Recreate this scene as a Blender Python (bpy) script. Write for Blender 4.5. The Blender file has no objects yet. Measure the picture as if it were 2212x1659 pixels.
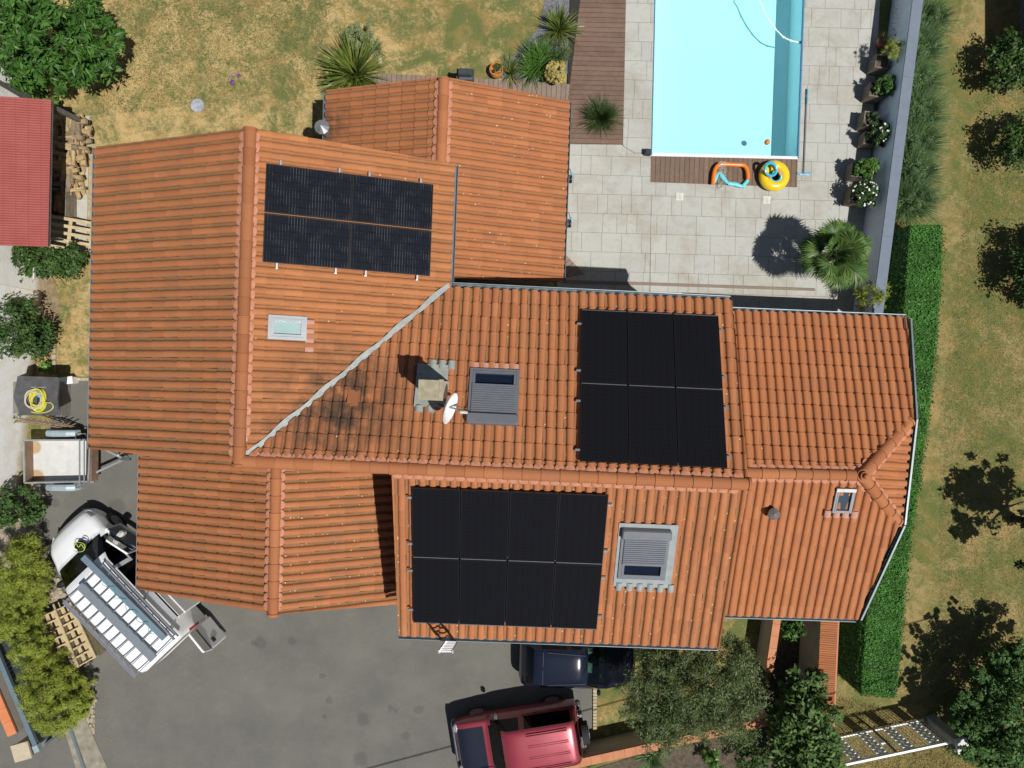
import bpy, bmesh, math, random
import numpy as np
from mathutils import Vector, Matrix
random.seed(7); rng = np.random.default_rng(7)
scene = bpy.context.scene
C = scene.collection
PI = math.pi
# ---------------------------------------------------------------- camera, sky, sun
HC = 21.0                                   # drone height in metres
cam_d = bpy.data.cameras.new('camera'); cam = bpy.data.objects.new('camera', cam_d); C.objects.link(cam)
cam.location = (0, 0, HC); cam.rotation_euler = (0, 0, 0)
cam_d.sensor_width = 36.0; cam_d.lens = 36.0 * 700 / 1024; cam_d.clip_end = 2000
scene.camera = cam
SUN = Vector((0.39, -0.31, 1.0)).normalized()
elev = math.asin(SUN.z); azim = math.atan2(SUN.x, SUN.y)
world = bpy.data.worlds.new('World'); scene.world = world; world.use_nodes = True
wn = world.node_tree.nodes; wl = world.node_tree.links
sky = wn.new('ShaderNodeTexSky'); sky.sky_type = 'NISHITA'; sky.sun_disc = False
sky.sun_elevation = elev; sky.sun_rotation = azim
wl.new(sky.outputs[0], wn['Background'].inputs[0]); wn['Background'].inputs[1].default_value = 0.05
sun_d = bpy.data.lights.new('sun', 'SUN'); sun_d.energy = 5.0; sun_d.angle = math.radians(0.5); sun_d.color = (1.0, 0.965, 0.91)
sun = bpy.data.objects.new('sun', sun_d); C.objects.link(sun)
sun.rotation_euler = SUN.to_track_quat('Z', 'Y').to_euler()
scene.view_settings.view_transform = 'Standard'; scene.view_settings.look = 'None'
scene.view_settings.exposure = -0.04; scene.view_settings.gamma = 1.0
scene.cycles.max_bounces = 6
# ---------------------------------------------------------------- helpers
F = 1512.0
def W(x, y, z=0.0):                          # photo coordinates (2212 wide) at height z -> world point
    k = (HC - z) / F
    return Vector(((x - 1106) * k, -(y - 829.5) * k, z))
WM = {}
def link(o, parent=None):
    C.objects.link(o)
    if parent is not None: o.parent = parent
    return o
def tag(o, label=None, cat=None, group=None, kind=None):
    if label: o['label'] = label
    if cat: o['category'] = cat
    if group: o['group'] = group
    if kind: o['kind'] = kind
    return o
def thing(name, label, cat, loc=(0, 0, 0), rz=0.0, group=None):
    o = bpy.data.objects.new(name, None); C.objects.link(o)
    o.empty_display_size = 0.2
    o.location = loc; o.rotation_euler = (0, 0, rz)
    WM[o.name] = Matrix.Translation(Vector(loc)) @ Matrix.Rotation(rz, 4, 'Z')
    return tag(o, label, cat, group)
def copy_tree(o, parent=None):
    c = o.copy(); C.objects.link(c)
    if parent is not None: c.parent = parent
    for ch in [x for x in o.children]: copy_tree(ch, c)
    return c
def mesh_np(verts, faces):
    me = bpy.data.meshes.new('m')
    verts = np.asarray(verts, dtype=np.float32); faces = np.asarray(faces, dtype=np.int32)
    k = faces.shape[1]
    me.vertices.add(len(verts)); me.vertices.foreach_set('co', verts.ravel())
    me.loops.add(faces.size); me.loops.foreach_set('vertex_index', faces.ravel())
    me.polygons.add(len(faces)); me.polygons.foreach_set('loop_start', np.arange(0, faces.size, k, dtype=np.int32))
    me.update(calc_edges=True)
    return me
def add_mesh(name, me, mat, parent=None, world=False, smooth=False):
    me.name = name
    if mat is not None: me.materials.append(mat)
    if smooth:
        me.polygons.foreach_set('use_smooth', [True] * len(me.polygons))
    if world and parent is not None and parent.name in WM:
        me.transform(WM[parent.name].inverted())
    o = bpy.data.objects.new(name, me); link(o, parent)
    if parent is not None and parent.name in WM: WM[o.name] = WM[parent.name]
    return o
class MB:
    def __init__(s): s.v = []; s.f = []
    def add(s, vs, fs, M=None):
        n = len(s.v)
        for p in vs:
            p = Vector(p); s.v.append(M @ p if M is not None else p)
        s.f += [tuple(i + n for i in f) for f in fs]
        return s
    def box(s, c, d, rz=0.0, M=None, ch=0.0):
        hx, hy, hz = d[0] / 2, d[1] / 2, d[2] / 2
        R = Matrix.Translation(Vector(c)) @ Matrix.Rotation(rz, 4, 'Z')
        if M is not None: R = M @ R
        if ch <= 0:
            vs = [(x, y, z) for z in (-hz, hz) for x, y in ((-hx, -hy), (hx, -hy), (hx, hy), (-hx, hy))]
            fs = [(3, 2, 1, 0), (4, 5, 6, 7), (0, 1, 5, 4), (1, 2, 6, 5), (2, 3, 7, 6), (3, 0, 4, 7)]
        else:
            def ring(e, z):
                x, y = hx - e, hy - e
                return [(-x, -y + ch, z), (-x + ch, -y, z), (x - ch, -y, z), (x, -y + ch, z), (x, y - ch, z), (x - ch, y, z), (-x + ch, y, z), (-x, y - ch, z)]
            vs = ring(0, -hz) + ring(0, hz - ch) + ring(ch * .7, hz)
            fs = [tuple(range(7, -1, -1)), tuple(range(16, 24))]
            for r in (0, 8):
                for i in range(8):
                    j = (i + 1) % 8; fs.append((r + i, r + j, r + 8 + j, r + 8 + i))
        return s.add(vs, fs, R)
    def prism(s, pts, z0, z1, M=None):
        n = len(pts)
        a = sum(pts[i][0] * pts[(i + 1) % n][1] - pts[(i + 1) % n][0] * pts[i][1] for i in range(n))
        if a < 0: pts = list(pts)[::-1]
        vs = [(p[0], p[1], z0) for p in pts] + [(p[0], p[1], z1) for p in pts]
        fs = [tuple(range(n - 1, -1, -1)), tuple(range(n, 2 * n))]
        for i in range(n):
            j = (i + 1) % n; fs.append((i, j, n + j, n + i))
        return s.add(vs, fs, M)
    def tube(s, pts, r, k=8, closed=False, M=None, flat=1.0, caps=True):
        pts = [Vector(p) for p in pts]; n = len(pts)
        rs = r if isinstance(r, (list, tuple)) else [r] * n
        vs = []; up = None
        for i, p in enumerate(pts):
            if closed: t = pts[(i + 1) % n] - pts[i - 1]
            else: t = pts[min(i + 1, n - 1)] - pts[max(i - 1, 0)]
            t.normalize()
            if up is None:
                up = Vector((0, 0, 1)) if abs(t.z) < .9 else Vector((1, 0, 0))
            a = t.cross(up)
            if a.length < 1e-4: a = t.cross(Vector((0, 1, 0)))
            a.normalize(); b = a.cross(t); up = b
            for q in range(k):
                an = 2 * PI * q / k
                vs.append(p + a * math.cos(an) * rs[i] + b * math.sin(an) * rs[i] * flat)
        fs = []
        m = n if closed else n - 1
        for i in range(m):
            i2 = (i + 1) % n
            for q in range(k):
                q2 = (q + 1) % k
                fs.append((i * k + q, i * k + q2, i2 * k + q2, i2 * k + q))
        if not closed and caps:
            fs.append(tuple(range(k))[::-1]); fs.append(tuple((n - 1) * k + q for q in range(k)))
        return s.add(vs, fs, M)
    def bar(s, a, b, w, h, M=None):          # rectangular bar between two points
        a = Vector(a); b = Vector(b); t = (b - a).normalized()
        up = Vector((0, 0, 1)) if abs(t.z) < .95 else Vector((0, 1, 0))
        x = t.cross(up).normalized() * w / 2; y = x.cross(t).normalized() * h / 2
        vs = [p + sx * x + sy * y for p in (a, b) for sx, sy in ((-1, -1), (1, -1), (1, 1), (-1, 1))]
        return s.add(vs, [(3, 2, 1, 0), (4, 5, 6, 7), (0, 1, 5, 4), (1, 2, 6, 5), (2, 3, 7, 6), (3, 0, 4, 7)], M)
    def lathe(s, prof, k=20, M=None, c=(0, 0, 0)):
        c = Vector(c); vs = []
        for r, z in prof:
            for q in range(k):
                a = 2 * PI * q / k; vs.append(c + Vector((r * math.cos(a), r * math.sin(a), z)))
        fs = []
        for i in range(len(prof) - 1):
            for q in range(k):
                q2 = (q + 1) % k; fs.append((i * k + q, i * k + q2, (i + 1) * k + q2, (i + 1) * k + q))
        fs.append(tuple(range(k))[::-1]); fs.append(tuple((len(prof) - 1) * k + q for q in range(k)))
        return s.add(vs, fs, M)
    def torus(s, R, r, M=None, k=28, k2=12, sx=1.0, sy=1.0):
        pts = [(R * sx * math.cos(2 * PI * i / k), R * sy * math.sin(2 * PI * i / k), 0) for i in range(k)]
        return s.tube(pts, r, k2, True, M)
    def build(s, name, mat, parent=None, world=False, smooth=False):
        me = bpy.data.meshes.new(name); me.from_pydata([tuple(v) for v in s.v], [], s.f); me.update()
        o = add_mesh(name, me, mat, parent, world, smooth)
        if smooth:
            try: me.set_sharp_from_angle(angle=math.radians(40))
            except Exception: pass
        return o
# ---------------------------------------------------------------- materials
def nmat(name):
    m = bpy.data.materials.new(name); m.use_nodes = True
    return m, m.node_tree.nodes, m.node_tree.links, m.node_tree.nodes['Principled BSDF']
def rgba(c): return (c[0], c[1], c[2], 1)
def mixc(nt, f, a, b, mode='MIX'):
    n = nt.new('ShaderNodeMix'); n.data_type = 'RGBA'; n.blend_type = mode
    return n
def setmix(nodes, links, f, a, b, mode='MIX'):
    n = mixc(nodes, f, a, b, mode)
    for idx, val in ((0, f), (6, a), (7, b)):
        if hasattr(val, 'links') or isinstance(val, bpy.types.NodeSocket): links.new(val, n.inputs[idx])
        elif idx == 0: n.inputs[0].default_value = val
        else: n.inputs[idx].default_value = rgba(val)
    return n.outputs[2]
def ramp(nodes, links, src, p0, p1, v0=0.0, v1=1.0):
    n = nodes.new('ShaderNodeMapRange'); links.new(src, n.inputs[0])
    n.inputs[1].default_value = p0; n.inputs[2].default_value = p1; n.inputs[3].default_value = v0; n.inputs[4].default_value = v1
    return n.outputs[0]
def noise(nodes, links, vec, scale, detail=4, rough=.6, dist=0.0):
    n = nodes.new('ShaderNodeTexNoise'); n.inputs['Scale'].default_value = scale; n.inputs['Detail'].default_value = detail
    n.inputs['Roughness'].default_value = rough; n.inputs['Distortion'].default_value = dist
    if vec is not None: links.new(vec, n.inputs['Vector'])
    return n.outputs[0]
def geo(nodes): return nodes.new('ShaderNodeNewGeometry')
def mathn(nodes, links, op, a, b=None):
    n = nodes.new('ShaderNodeMath'); n.operation = op
    for i, v in enumerate((a, b)):
        if v is None: continue
        if isinstance(v, (int, float)): n.inputs[i].default_value = v
        else: links.new(v, n.inputs[i])
    return n.outputs[0]
def bump(nodes, links, b, h, strength=.4, dist=.02):
    n = nodes.new('ShaderNodeBump'); n.inputs['Strength'].default_value = strength; n.inputs['Distance'].default_value = dist
    links.new(h, n.inputs['Height']); links.new(n.outputs[0], b.inputs['Normal'])
def M_plain(name, c, rough=.6, metal=0.0, var=.12, scale=6.0, bmp=0.0, coat=0.0, c2=None, spec=.5, island=0.0):
    m, N, L, b = nmat(name)
    g = geo(N); pos = N.new('ShaderNodeTexCoord').outputs['Object']
    nz = noise(N, L, pos, scale, 5, .6)
    c2 = c2 or tuple(x * (1 - 2.2 * var) for x in c)
    col = setmix(N, L, ramp(N, L, nz, .3, .7), c, c2)
    if island > 0:
        f = ramp(N, L, g.outputs['Random Per Island'], 0, 1, 1 - island, 1 + island * .6)
        cc = N.new('ShaderNodeCombineColor')
        for i in range(3): L.new(f, cc.inputs[i])
        col = setmix(N, L, 1.0, col, cc.outputs[0], 'MULTIPLY')
    L.new(col, b.inputs['Base Color'])
    b.inputs['Roughness'].default_value = rough; b.inputs['Metallic'].default_value = metal
    b.inputs['Coat Weight'].default_value = coat; b.inputs['Coat Roughness'].default_value = .06
    b.inputs['Specular IOR Level'].default_value = spec
    if bmp > 0: bump(N, L, b, noise(N, L, pos, scale * 8, 4, .7), bmp, .01)
    return m
def M_leaf(name, cs, trans=.25, rough=.5, spec=.4):
    m, N, L, b = nmat(name)
    g = geo(N); r = g.outputs['Random Per Island']
    cr = N.new('ShaderNodeValToRGB'); L.new(r, cr.inputs[0])
    el = cr.color_ramp.elements
    while len(el) < len(cs): el.new(.5)
    for i, c in enumerate(cs):
        el[i].position = i / max(1, len(cs) - 1); el[i].color = rgba(c)
    big = noise(N, L, g.outputs['Position'], 2.2, 2, .5)
    f = ramp(N, L, big, .3, .7, .72, 1.2)
    cc = N.new('ShaderNodeCombineColor')
    for i in range(3): L.new(f, cc.inputs[i])
    col = setmix(N, L, 1.0, cr.outputs[0], cc.outputs[0], 'MULTIPLY')
    L.new(col, b.inputs['Base Color']); b.inputs['Roughness'].default_value = rough
    b.inputs['Specular IOR Level'].default_value = spec
    if trans > 0:
        t = N.new('ShaderNodeBsdfTranslucent'); L.new(col, t.inputs[0])
        mx = N.new('ShaderNodeMixShader'); mx.inputs[0].default_value = trans
        L.new(b.outputs[0], mx.inputs[1]); L.new(t.outputs[0], mx.inputs[2])
        L.new(mx.outputs[0], N['Material Output'].inputs[0])
    return m
def M_glass(name, tint, refl=.5, rough=.02):
    m, N, L, b = nmat(name)
    tr = N.new('ShaderNodeBsdfTransparent'); tr.inputs[0].default_value = rgba(tint)
    gl = N.new('ShaderNodeBsdfGlossy'); gl.inputs['Roughness'].default_value = rough
    fr = N.new('ShaderNodeFresnel'); fr.inputs[0].default_value = 1.5
    mx = N.new('ShaderNodeMixShader'); L.new(fr.outputs[0], mx.inputs[0]); L.new(tr.outputs[0], mx.inputs[1]); L.new(gl.outputs[0], mx.inputs[2])
    L.new(mx.outputs[0], N['Material Output'].inputs[0])
    return m
def M_lawn(name, dry, mid, green, gbias=.5, scale=.8, centre=None):
    m, N, L, b = nmat(name)
    pos = geo(N).outputs['Position']
    n1 = noise(N, L, pos, scale, 8, .72, .6)
    n2 = noise(N, L, pos, scale * 6, 6, .75, .3)
    n3 = noise(N, L, pos, 45, 3, .75); n4 = noise(N, L, pos, 13, 4, .8)
    s = mathn(N, L, 'ADD', mathn(N, L, 'MULTIPLY', n1, .50), mathn(N, L, 'ADD', mathn(N, L, 'MULTIPLY', n2, .28), mathn(N, L, 'MULTIPLY', n4, .22)))
    grad = None
    if centre is not None:
        d = N.new('ShaderNodeVectorMath'); d.operation = 'DISTANCE'; L.new(pos, d.inputs[0]); d.inputs[1].default_value = centre[0]
        s = mathn(N, L, 'SUBTRACT', s, ramp(N, L, d.outputs['Value'], 0, centre[1], centre[2], 0))
    c1 = setmix(N, L, ramp(N, L, s, gbias - .05, gbias + .02), dry, mid)
    c2 = setmix(N, L, ramp(N, L, s, gbias + .01, gbias + .07), c1, green)
    hue = setmix(N, L, ramp(N, L, noise(N, L, pos, 1.7, 3, .6), .45, .7, 0, .4), c2, (dry[0] * 1.0, dry[1] * .78, dry[2] * .7))
    col = setmix(N, L, 1.0, hue, setmix(N, L, ramp(N, L, n3, .25, .75), (.58, .58, .56), (1.35, 1.33, 1.25)), 'MULTIPLY')
    L.new(col, b.inputs['Base Color']); b.inputs['Roughness'].default_value = .95; b.inputs['Specular IOR Level'].default_value = .1
    bump(N, L, b, mathn(N, L, 'ADD', n3, n2), .5, .03)
    return m
def M_tile(name, dirt=.35, lichen=0.0, tone=1.0, stains=(), hue=0.0):
    m, N, L, b = nmat(name)
    g = geo(N); pos = g.outputs['Position']; r = g.outputs['Random Per Island']
    cr = N.new('ShaderNodeValToRGB'); L.new(r, cr.inputs[0]); e = cr.color_ramp.elements
    cs = [(.355, .130, .052), (.405, .152, .060), (.375, .140, .056), (.44, .172, .070), (.37, .144, .062), (.415, .156, .057), (.345, .130, .056)]
    cs = [(c[0] * tone, c[1] * tone * (1 + hue), c[2] * tone) for c in cs]
    while len(e) < len(cs): e.new(.5)
    for i, c in enumerate(cs): e[i].position = i / (len(cs) - 1); e[i].color = rgba(c)
    n1 = noise(N, L, pos, 1.6, 4, .6); n2 = noise(N, L, pos, 14, 5, .7)
    col = setmix(N, L, ramp(N, L, n2, .35, .75, 0, .35), cr.outputs[0], (.30 * tone, .105 * tone, .05 * tone))
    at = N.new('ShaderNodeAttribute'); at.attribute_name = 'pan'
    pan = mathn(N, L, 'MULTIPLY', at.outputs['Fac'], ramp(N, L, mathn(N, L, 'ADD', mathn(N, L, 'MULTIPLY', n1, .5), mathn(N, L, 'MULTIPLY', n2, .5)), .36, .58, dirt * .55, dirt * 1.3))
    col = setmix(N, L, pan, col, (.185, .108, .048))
    gen = ramp(N, L, n1, .42, .72, 0, dirt * .4)
    col = setmix(N, L, gen, col, (.20, .10, .055))
    for (c, rad, st) in stains:
        d = N.new('ShaderNodeVectorMath'); d.operation = 'DISTANCE'; L.new(pos, d.inputs[0]); d.inputs[1].default_value = c
        f = mathn(N, L, 'MULTIPLY', ramp(N, L, d.outputs['Value'], rad * .2, rad, st, 0), ramp(N, L, noise(N, L, pos, 2.2, 4, .65, .2), .32, .62))
        col = setmix(N, L, f, col, (.05, .035, .025))
    if lichen > 0:
        vo = N.new('ShaderNodeTexVoronoi'); vo.inputs['Scale'].default_value = 11; L.new(pos, vo.inputs['Vector'])
        a = ramp(N, L, mathn(N, L, 'ADD', vo.outputs['Distance'], mathn(N, L, 'MULTIPLY', n2, .25)), .34, .28)
        k = ramp(N, L, vo.outputs['Color'], .5, .52) if False else ramp(N, L, n1, .5 - lichen * .1, .6)
        sep = N.new('ShaderNodeSeparateColor'); L.new(vo.outputs['Color'], sep.inputs[0])
        k2 = ramp(N, L, sep.outputs[0], 1 - lichen * .75, 1.02 - lichen * .75)
        f = mathn(N, L, 'MULTIPLY', mathn(N, L, 'MULTIPLY', a, k2), ramp(N, L, at.outputs['Fac'], .2, .8, .12, 1))
        col = setmix(N, L, f, col, (.58, .43, .22))
    L.new(col, b.inputs['Base Color']); b.inputs['Roughness'].default_value = .8; b.inputs['Specular IOR Level'].default_value = .25
    bump(N, L, b, noise(N, L, pos, 60, 3, .7), .25, .01)
    return m
# ---------------------------------------------------------------- clipping to convex outlines
def clip_mesh(me, pts, nrm=Vector((0, 0, 1)), keep_inside=True):
    bm = bmesh.new(); bm.from_mesh(me)
    pts = [Vector(p) for p in pts]; c = sum(pts, Vector()) / len(pts)
    for i in range(len(pts)):
        a = pts[i]; b = pts[(i + 1) % len(pts)]
        n = (b - a).cross(nrm).normalized()
        if n.dot(c - a) > 0: n = -n
        bmesh.ops.bisect_plane(bm, geom=bm.verts[:] + bm.edges[:] + bm.faces[:], dist=1e-5, plane_co=a, plane_no=n, clear_outer=True)
    bm.to_mesh(me); bm.free(); me.update()
    return me
# ================================================================ SETTING
lawn_m = M_lawn('lawn_mat', (.47, .345, .165), (.27, .225, .098), (.125, .142, .05), .438, .9, (W(330, 300) , 10.0, .075))
POOL = [W(1419, -140, 0), W(1741, -140, 0), W(1723, 342, 0), W(1408, 335, 0)]   # outline of the basin at deck level
def ground_ring(pool, R=300, z=0.0):
    o = [Vector((-R, R, z)), Vector((R, R, z)), Vector((R, -R, z)), Vector((-R, -R, z))]
    vs = o + [Vector((p.x, p.y, z)) for p in pool]
    fs = [(0, 4, 5, 1), (1, 5, 6, 2), (2, 6, 7, 3), (3, 7, 4, 0)]
    return MB().add(vs, fs)
tag(ground_ring(POOL).build('lawn', lawn_m), kind='structure')
rl_m = M_lawn('right_lawn_mat', (.31, .235, .105), (.205, .18, .075), (.115, .135, .042), .466, .6)
g2 = MB().prism([W(1915, -700), W(3400, -700), W(3400, 2600), W(1790, 2600), W(1790, 1335), W(1880, 640)], -.02, .006)
tag(g2.build('side_lawn', rl_m), kind='structure')
# asphalt drive
am, N, L, b = nmat('asphalt_mat')
pos = geo(N).outputs['Position']
a1 = noise(N, L, pos, .7, 7, .7, .0); a2 = noise(N, L, pos, 90, 3, .8); a3 = noise(N, L, pos, 5, 5, .7)
col = setmix(N, L, ramp(N, L, a1, .35, .68), (.112, .110, .099), (.150, .145, .127))
col = setmix(N, L, ramp(N, L, a3, .58, .75, 0, .45), col, (.165, .155, .128))
col = setmix(N, L, 1.0, col, setmix(N, L, ramp(N, L, a2, .3, .7), (.78, .78, .78), (1.2, 1.2, 1.2)), 'MULTIPLY')
for (x, y, r) in ((562, 1387, 10), (697, 1460, 5), (711, 1512, 6), (785, 1554, 11), (779, 1640, 12), (905, 1533, 8), (631, 1384, 7), (548, 1389, 5), (844, 1529, 5), (855, 1536, 4), (252, 1095, 14), (120, 1085, 7), (700, 1548, 4), (875, 1590, 7)):
    d = N.new('ShaderNodeVectorMath'); d.operation = 'DISTANCE'; L.new(pos, d.inputs[0]); d.inputs[1].default_value = W(x, y)
    dd = mathn(N, L, 'ADD', d.outputs['Value'], ramp(N, L, a3, .3, .7, -.06, .06))
    col = setmix(N, L, ramp(N, L, dd, r / 72 * 1.0, r / 72 * 1.6, .32, 0), col, (.05, .048, .045))
L.new(col, b.inputs['Base Color']); b.inputs['Roughness'].default_value = .9; b.inputs['Specular IOR Level'].default_value = .3
bump(N, L, b, a2, .5, .01)
drive = [W(135, 812), W(196, 817), W(640, 817), W(1287, 817), W(1287, 1560), W(1235, 1668), W(1200, 2600), W(-900, 2600), W(-900, 1480), W(-20, 1440), W(130, 1600), W(196, 1540), W(180, 1440), W(120, 1330), W(95, 1240), W(60, 1150), W(75, 1040), W(95, 960)]
tag(MB().prism(drive, -.02, .012).build('driveway', am), kind='structure')
# gravel and earth beds
gravel_m = M_plain('gravel_mat', (.42, .36, .26), .95, 0, .25, 9, 1.0, c2=(.16, .13, .09))
soil_m = M_plain('soil_mat', (.13, .10, .07), .98, 0, .3, 8, 1.0)
tag(MB().prism([W(60, 1060), W(98, 1065), W(84, 1140), W(110, 1215), W(140, 1290), W(190, 1420), W(206, 1500), W(205, 1585), W(150, 1590), W(20, 1340), W(-100, 1180), W(-100, 1060)], -.02, .018).build('gravel_bed', gravel_m), kind='structure')
tag(MB().prism([W(45, 600), W(115, 600), W(130, 660), W(118, 720), W(112, 812), W(60, 812), W(45, 700)], -.02, .010).build('planting_bed', M_plain('bed_mat', (.30, .22, .13), .95, 0, .25, 5, .8)), kind='structure')
tag(MB().prism([W(1300, 1655), W(1480, 1600), W(1640, 1560), W(1700, 1335), W(1800, 1335), W(1795, 2200), W(1240, 2200), W(1250, 1672)], -.02, .016).build('shrub_bed', soil_m), kind='structure')
tag(MB().prism([W(1050, 165), W(1110, 120), W(1165, 60), W(1190, -60), W(1236, -60), W(1232, 90), W(1228, 160), W(1190, 182)], -.02, .02).build('slate_bed', M_plain('slate_mat', (.22, .22, .24), .9, 0, .3, 18, 1.0)), kind='structure')
tag(MB().prism([W(115, 250), W(195, 252), W(207, 300), W(200, 545), W(110, 545)], -.02, .016).build('gravel_strip', M_plain('gs_mat', (.48, .38, .22), .95, 0, .2, 12, 1.0)), kind='structure')
# ---- terrace slabs, real joints
slab_m, N, L, b = nmat('terrace_slab_mat')
g = geo(N); pos = g.outputs['Position']
t1 = noise(N, L, pos, .9, 6, .7, .5); t2 = noise(N, L, pos, 6, 6, .75); t3 = noise(N, L, pos, 45, 3, .7)
col = setmix(N, L, ramp(N, L, t1, .45, .68), (.405, .408, .375), (.32, .30, .245))
col = setmix(N, L, ramp(N, L, t2, .52, .72, 0, .5), col, (.27, .27, .25))
col = setmix(N, L, 1.0, col, setmix(N, L, g.outputs['Random Per Island'], (.96, .96, .965), (1.03, 1.025, 1.01)), 'MULTIPLY')
col = setmix(N, L, 1.0, col, setmix(N, L, t3, (.9, .9, .9), (1.08, 1.08, 1.08)), 'MULTIPLY')
L.new(col, b.inputs['Base Color']); b.inputs['Roughness'].default_value = .85; bump(N, L, b, mathn(N, L, 'ADD', t2, t3), .3, .01)
joint_m = M_plain('joint_mat', (.155, .14, .11), .95)
def slab_field(region, ang, row, widths, gap, z, thick, seed):
    """Rows of rectangular pieces clipped to one convex region (world points)."""
    rnd = random.Random(seed); R = Matrix.Rotation(ang, 2)
    c = sum(region, Vector()) / len(region); rad = max((p - c).length for p in region) + .5
    ux = Vector((math.cos(ang), math.sin(ang), 0)); uy = Vector((-math.sin(ang), math.cos(ang), 0))
    ax0 = math.floor((c.dot(ux) - rad)); ay0 = math.floor((c.dot(uy) - rad) / row) * row
    m = MB(); y = ay0
    while y < c.dot(uy) + rad:
        rr = random.Random(int(round(y / row)) * 31 + 5)
        x = -40.0 - rr.random()
        while x < c.dot(ux) + rad:
            w = rr.choice(widths) if widths else 3.2
            if x + w > ax0:
                g_ = gap / 2
                a = ux * (x + g_) + uy * (y + g_); b_ = ux * (x + w - g_) + uy * (y + g_); d_ = ux * (x + w - g_) + uy * (y + row - g_); e = ux * (x + g_) + uy * (y + row - g_)
                m.add([a, b_, d_, e], [(0, 1, 2, 3)])
            x += w
        y += row
    me = bpy.data.meshes.new('f'); me.from_pydata([tuple(Vector((v.x, v.y, z))) for v in m.v], [], m.f); me.update()
    clip_mesh(me, [Vector((p.x, p.y, z)) for p in region])
    return me
def join_meshes(mes):
    vs = []; fs = []
    for me in mes:
        n = len(vs); vs += [v.co.copy() for v in me.vertices]; fs += [tuple(i + n for i in p.vertices) for p in me.polygons]
    me = bpy.data.meshes.new('j'); me.from_pydata([tuple(v) for v in vs], [], fs); me.update(); return me
ZT = .05
def PW(pts, z=ZT): return [W(x, y, z) for x, y in pts]
regsT = [PW([(1354, -140), (1420, -140), (1408, 338), (1346, 312)]), PW([(1215, 311), (1346, 312), (1408, 338), (1407, 393), (1404, 700), (1200, 700)]),
         PW([(1407, 393), (1722, 404), (1722, 700), (1404, 700)]), PW([(1722, 342), (1900, 342), (1880, 700), (1722, 700)]),
         PW([(1741, -140), (1910, -140), (1880, 342), (1724, 342)])]
tmes = [slab_field(r, math.radians(-1.6), .575, [.30, .42, .60, .75, .88], .009, ZT, 0, 3) for r in regsT]
tag(add_mesh('terrace', join_meshes(tmes), slab_m), kind='structure')
jb = MB()
for r in regsT: jb.add([Vector((p.x, p.y, ZT - .004)) for p in r], [tuple(range(len(r)))])
tag(jb.build('terrace_joints', joint_m), kind='structure')
# ---- timber decks
def M_wood(name, c1, c2, c3):
    m, N, L, b = nmat(name); g = geo(N); pos = g.outputs['Position']
    col = setmix(N, L, g.outputs['Random Per Island'], c1, c2)
    n = noise(N, L, pos, 3, 6, .75, 1.0); n2 = noise(N, L, pos, 40, 3, .7)
    col = setmix(N, L, ramp(N, L, n, .4, .7, 0, .7), col, c3)
    col = setmix(N, L, 1.0, col, setmix(N, L, n2, (.85, .85, .85), (1.12, 1.12, 1.12)), 'MULTIPLY')
    L.new(col, b.inputs['Base Color']); b.inputs['Roughness'].default_value = .8; bump(N, L, b, n2, .3, .01)
    return m
deck_m = M_wood('deck_mat', (.125, .072, .048), (.165, .10, .068), (.19, .13, .10))
deck2_m = M_wood('deck_grey_mat', (.185, .13, .10), (.225, .165, .125), (.25, .20, .16))
deck3_m = M_wood('deck_brown_mat', (.15, .095, .062), (.20, .13, .088), (.11, .08, .06))
dark_m = M_plain('dark_gap_mat', (.03, .025, .02), .9)
def deck(name, reg, ang, row, z, mt, w=None):
    r = PW(reg, z)
    me = slab_field(r, math.radians(ang), row, w, .012, z, 0, 5)
    o = tag(add_mesh(name, me, mt), kind='structure')
    MBb = MB().prism([(p.x, p.y) for p in r], 0, z - .006)
    tag(MBb.build(name + '_frame', dark_m), kind='structure')
deck('pool_deck', [(1236, -140), (1355, -140), (1346, 312), (1215, 311), (1225, 230)], -1.5, .145, .07, deck_m)
deck('back_deck', [(780, 157), (960, 165), (1232, 182), (1228, 260), (780, 250)], 88.0, .145, .065, deck2_m)
deck('basin_deck', [(1407, 337), (1723, 344), (1722, 404), (1406, 393)], 88.0, .145, .07, deck3_m)
deck('doorstep_deck', [(1218, 546), (1262, 592), (1216, 600)], 40.0, .145, .065, deck2_m)
sm = MB(); sm.prism([W(1216, 605), W(1758, 624), W(1758, 629), W(1216, 611)], .03, .10)
tag(sm.build('terrace_step', deck2_m), kind='structure')
# ---- pool basin and water
liner_m = M_plain('pool_liner_mat', (.70, .85, .88), .7, 0, .03, .6)
cope_m = M_plain('coping_mat', (.72, .70, .76), .6, 0, .05, 3)
pm = MB(); D = 1.0; wt = .0
pts = [Vector((p.x, p.y, 0)) for p in POOL]
low = [Vector((p.x, p.y, -D)) for p in pts]
pm.add(pts + low, [(0, 1, 5, 4), (1, 2, 6, 5), (2, 3, 7, 6), (3, 0, 4, 7), (4, 5, 6, 7)])
pt = thing('swimming_pool', 'rectangular swimming pool of pale turquoise water beside the wooden deck', 'swimming pool', W(1570, 150))
pm.build('basin', liner_m, pt, world=True)
cb = MB().prism([W(1408, 330, .06), W(1723, 338, .06), W(1722.5, 345, .06), W(1407, 337, .06)], -.15, .062); cb.build('coping', cope_m, pt, world=True)
tb_m = M_plain('trimblue', (.10, .25, .42), .5)
MB().bar(W(1741, -140, .03), W(1723.5, 342, .03), .03, .1).build('edge_trim', tb_m, pt, world=True)
MB().bar(W(1418, -140, .03), W(1407.5, 335, .03), .03, .08).build('edge_trim', tb_m, pt, world=True)
wm, N, L, b = nmat('pool_water_mat')
tr = N.new('ShaderNodeBsdfTransparent'); tr.inputs[0].default_value = (.68, .945, .975, 1)
gl = N.new('ShaderNodeBsdfGlossy'); gl.inputs['Roughness'].default_value = .03
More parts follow.
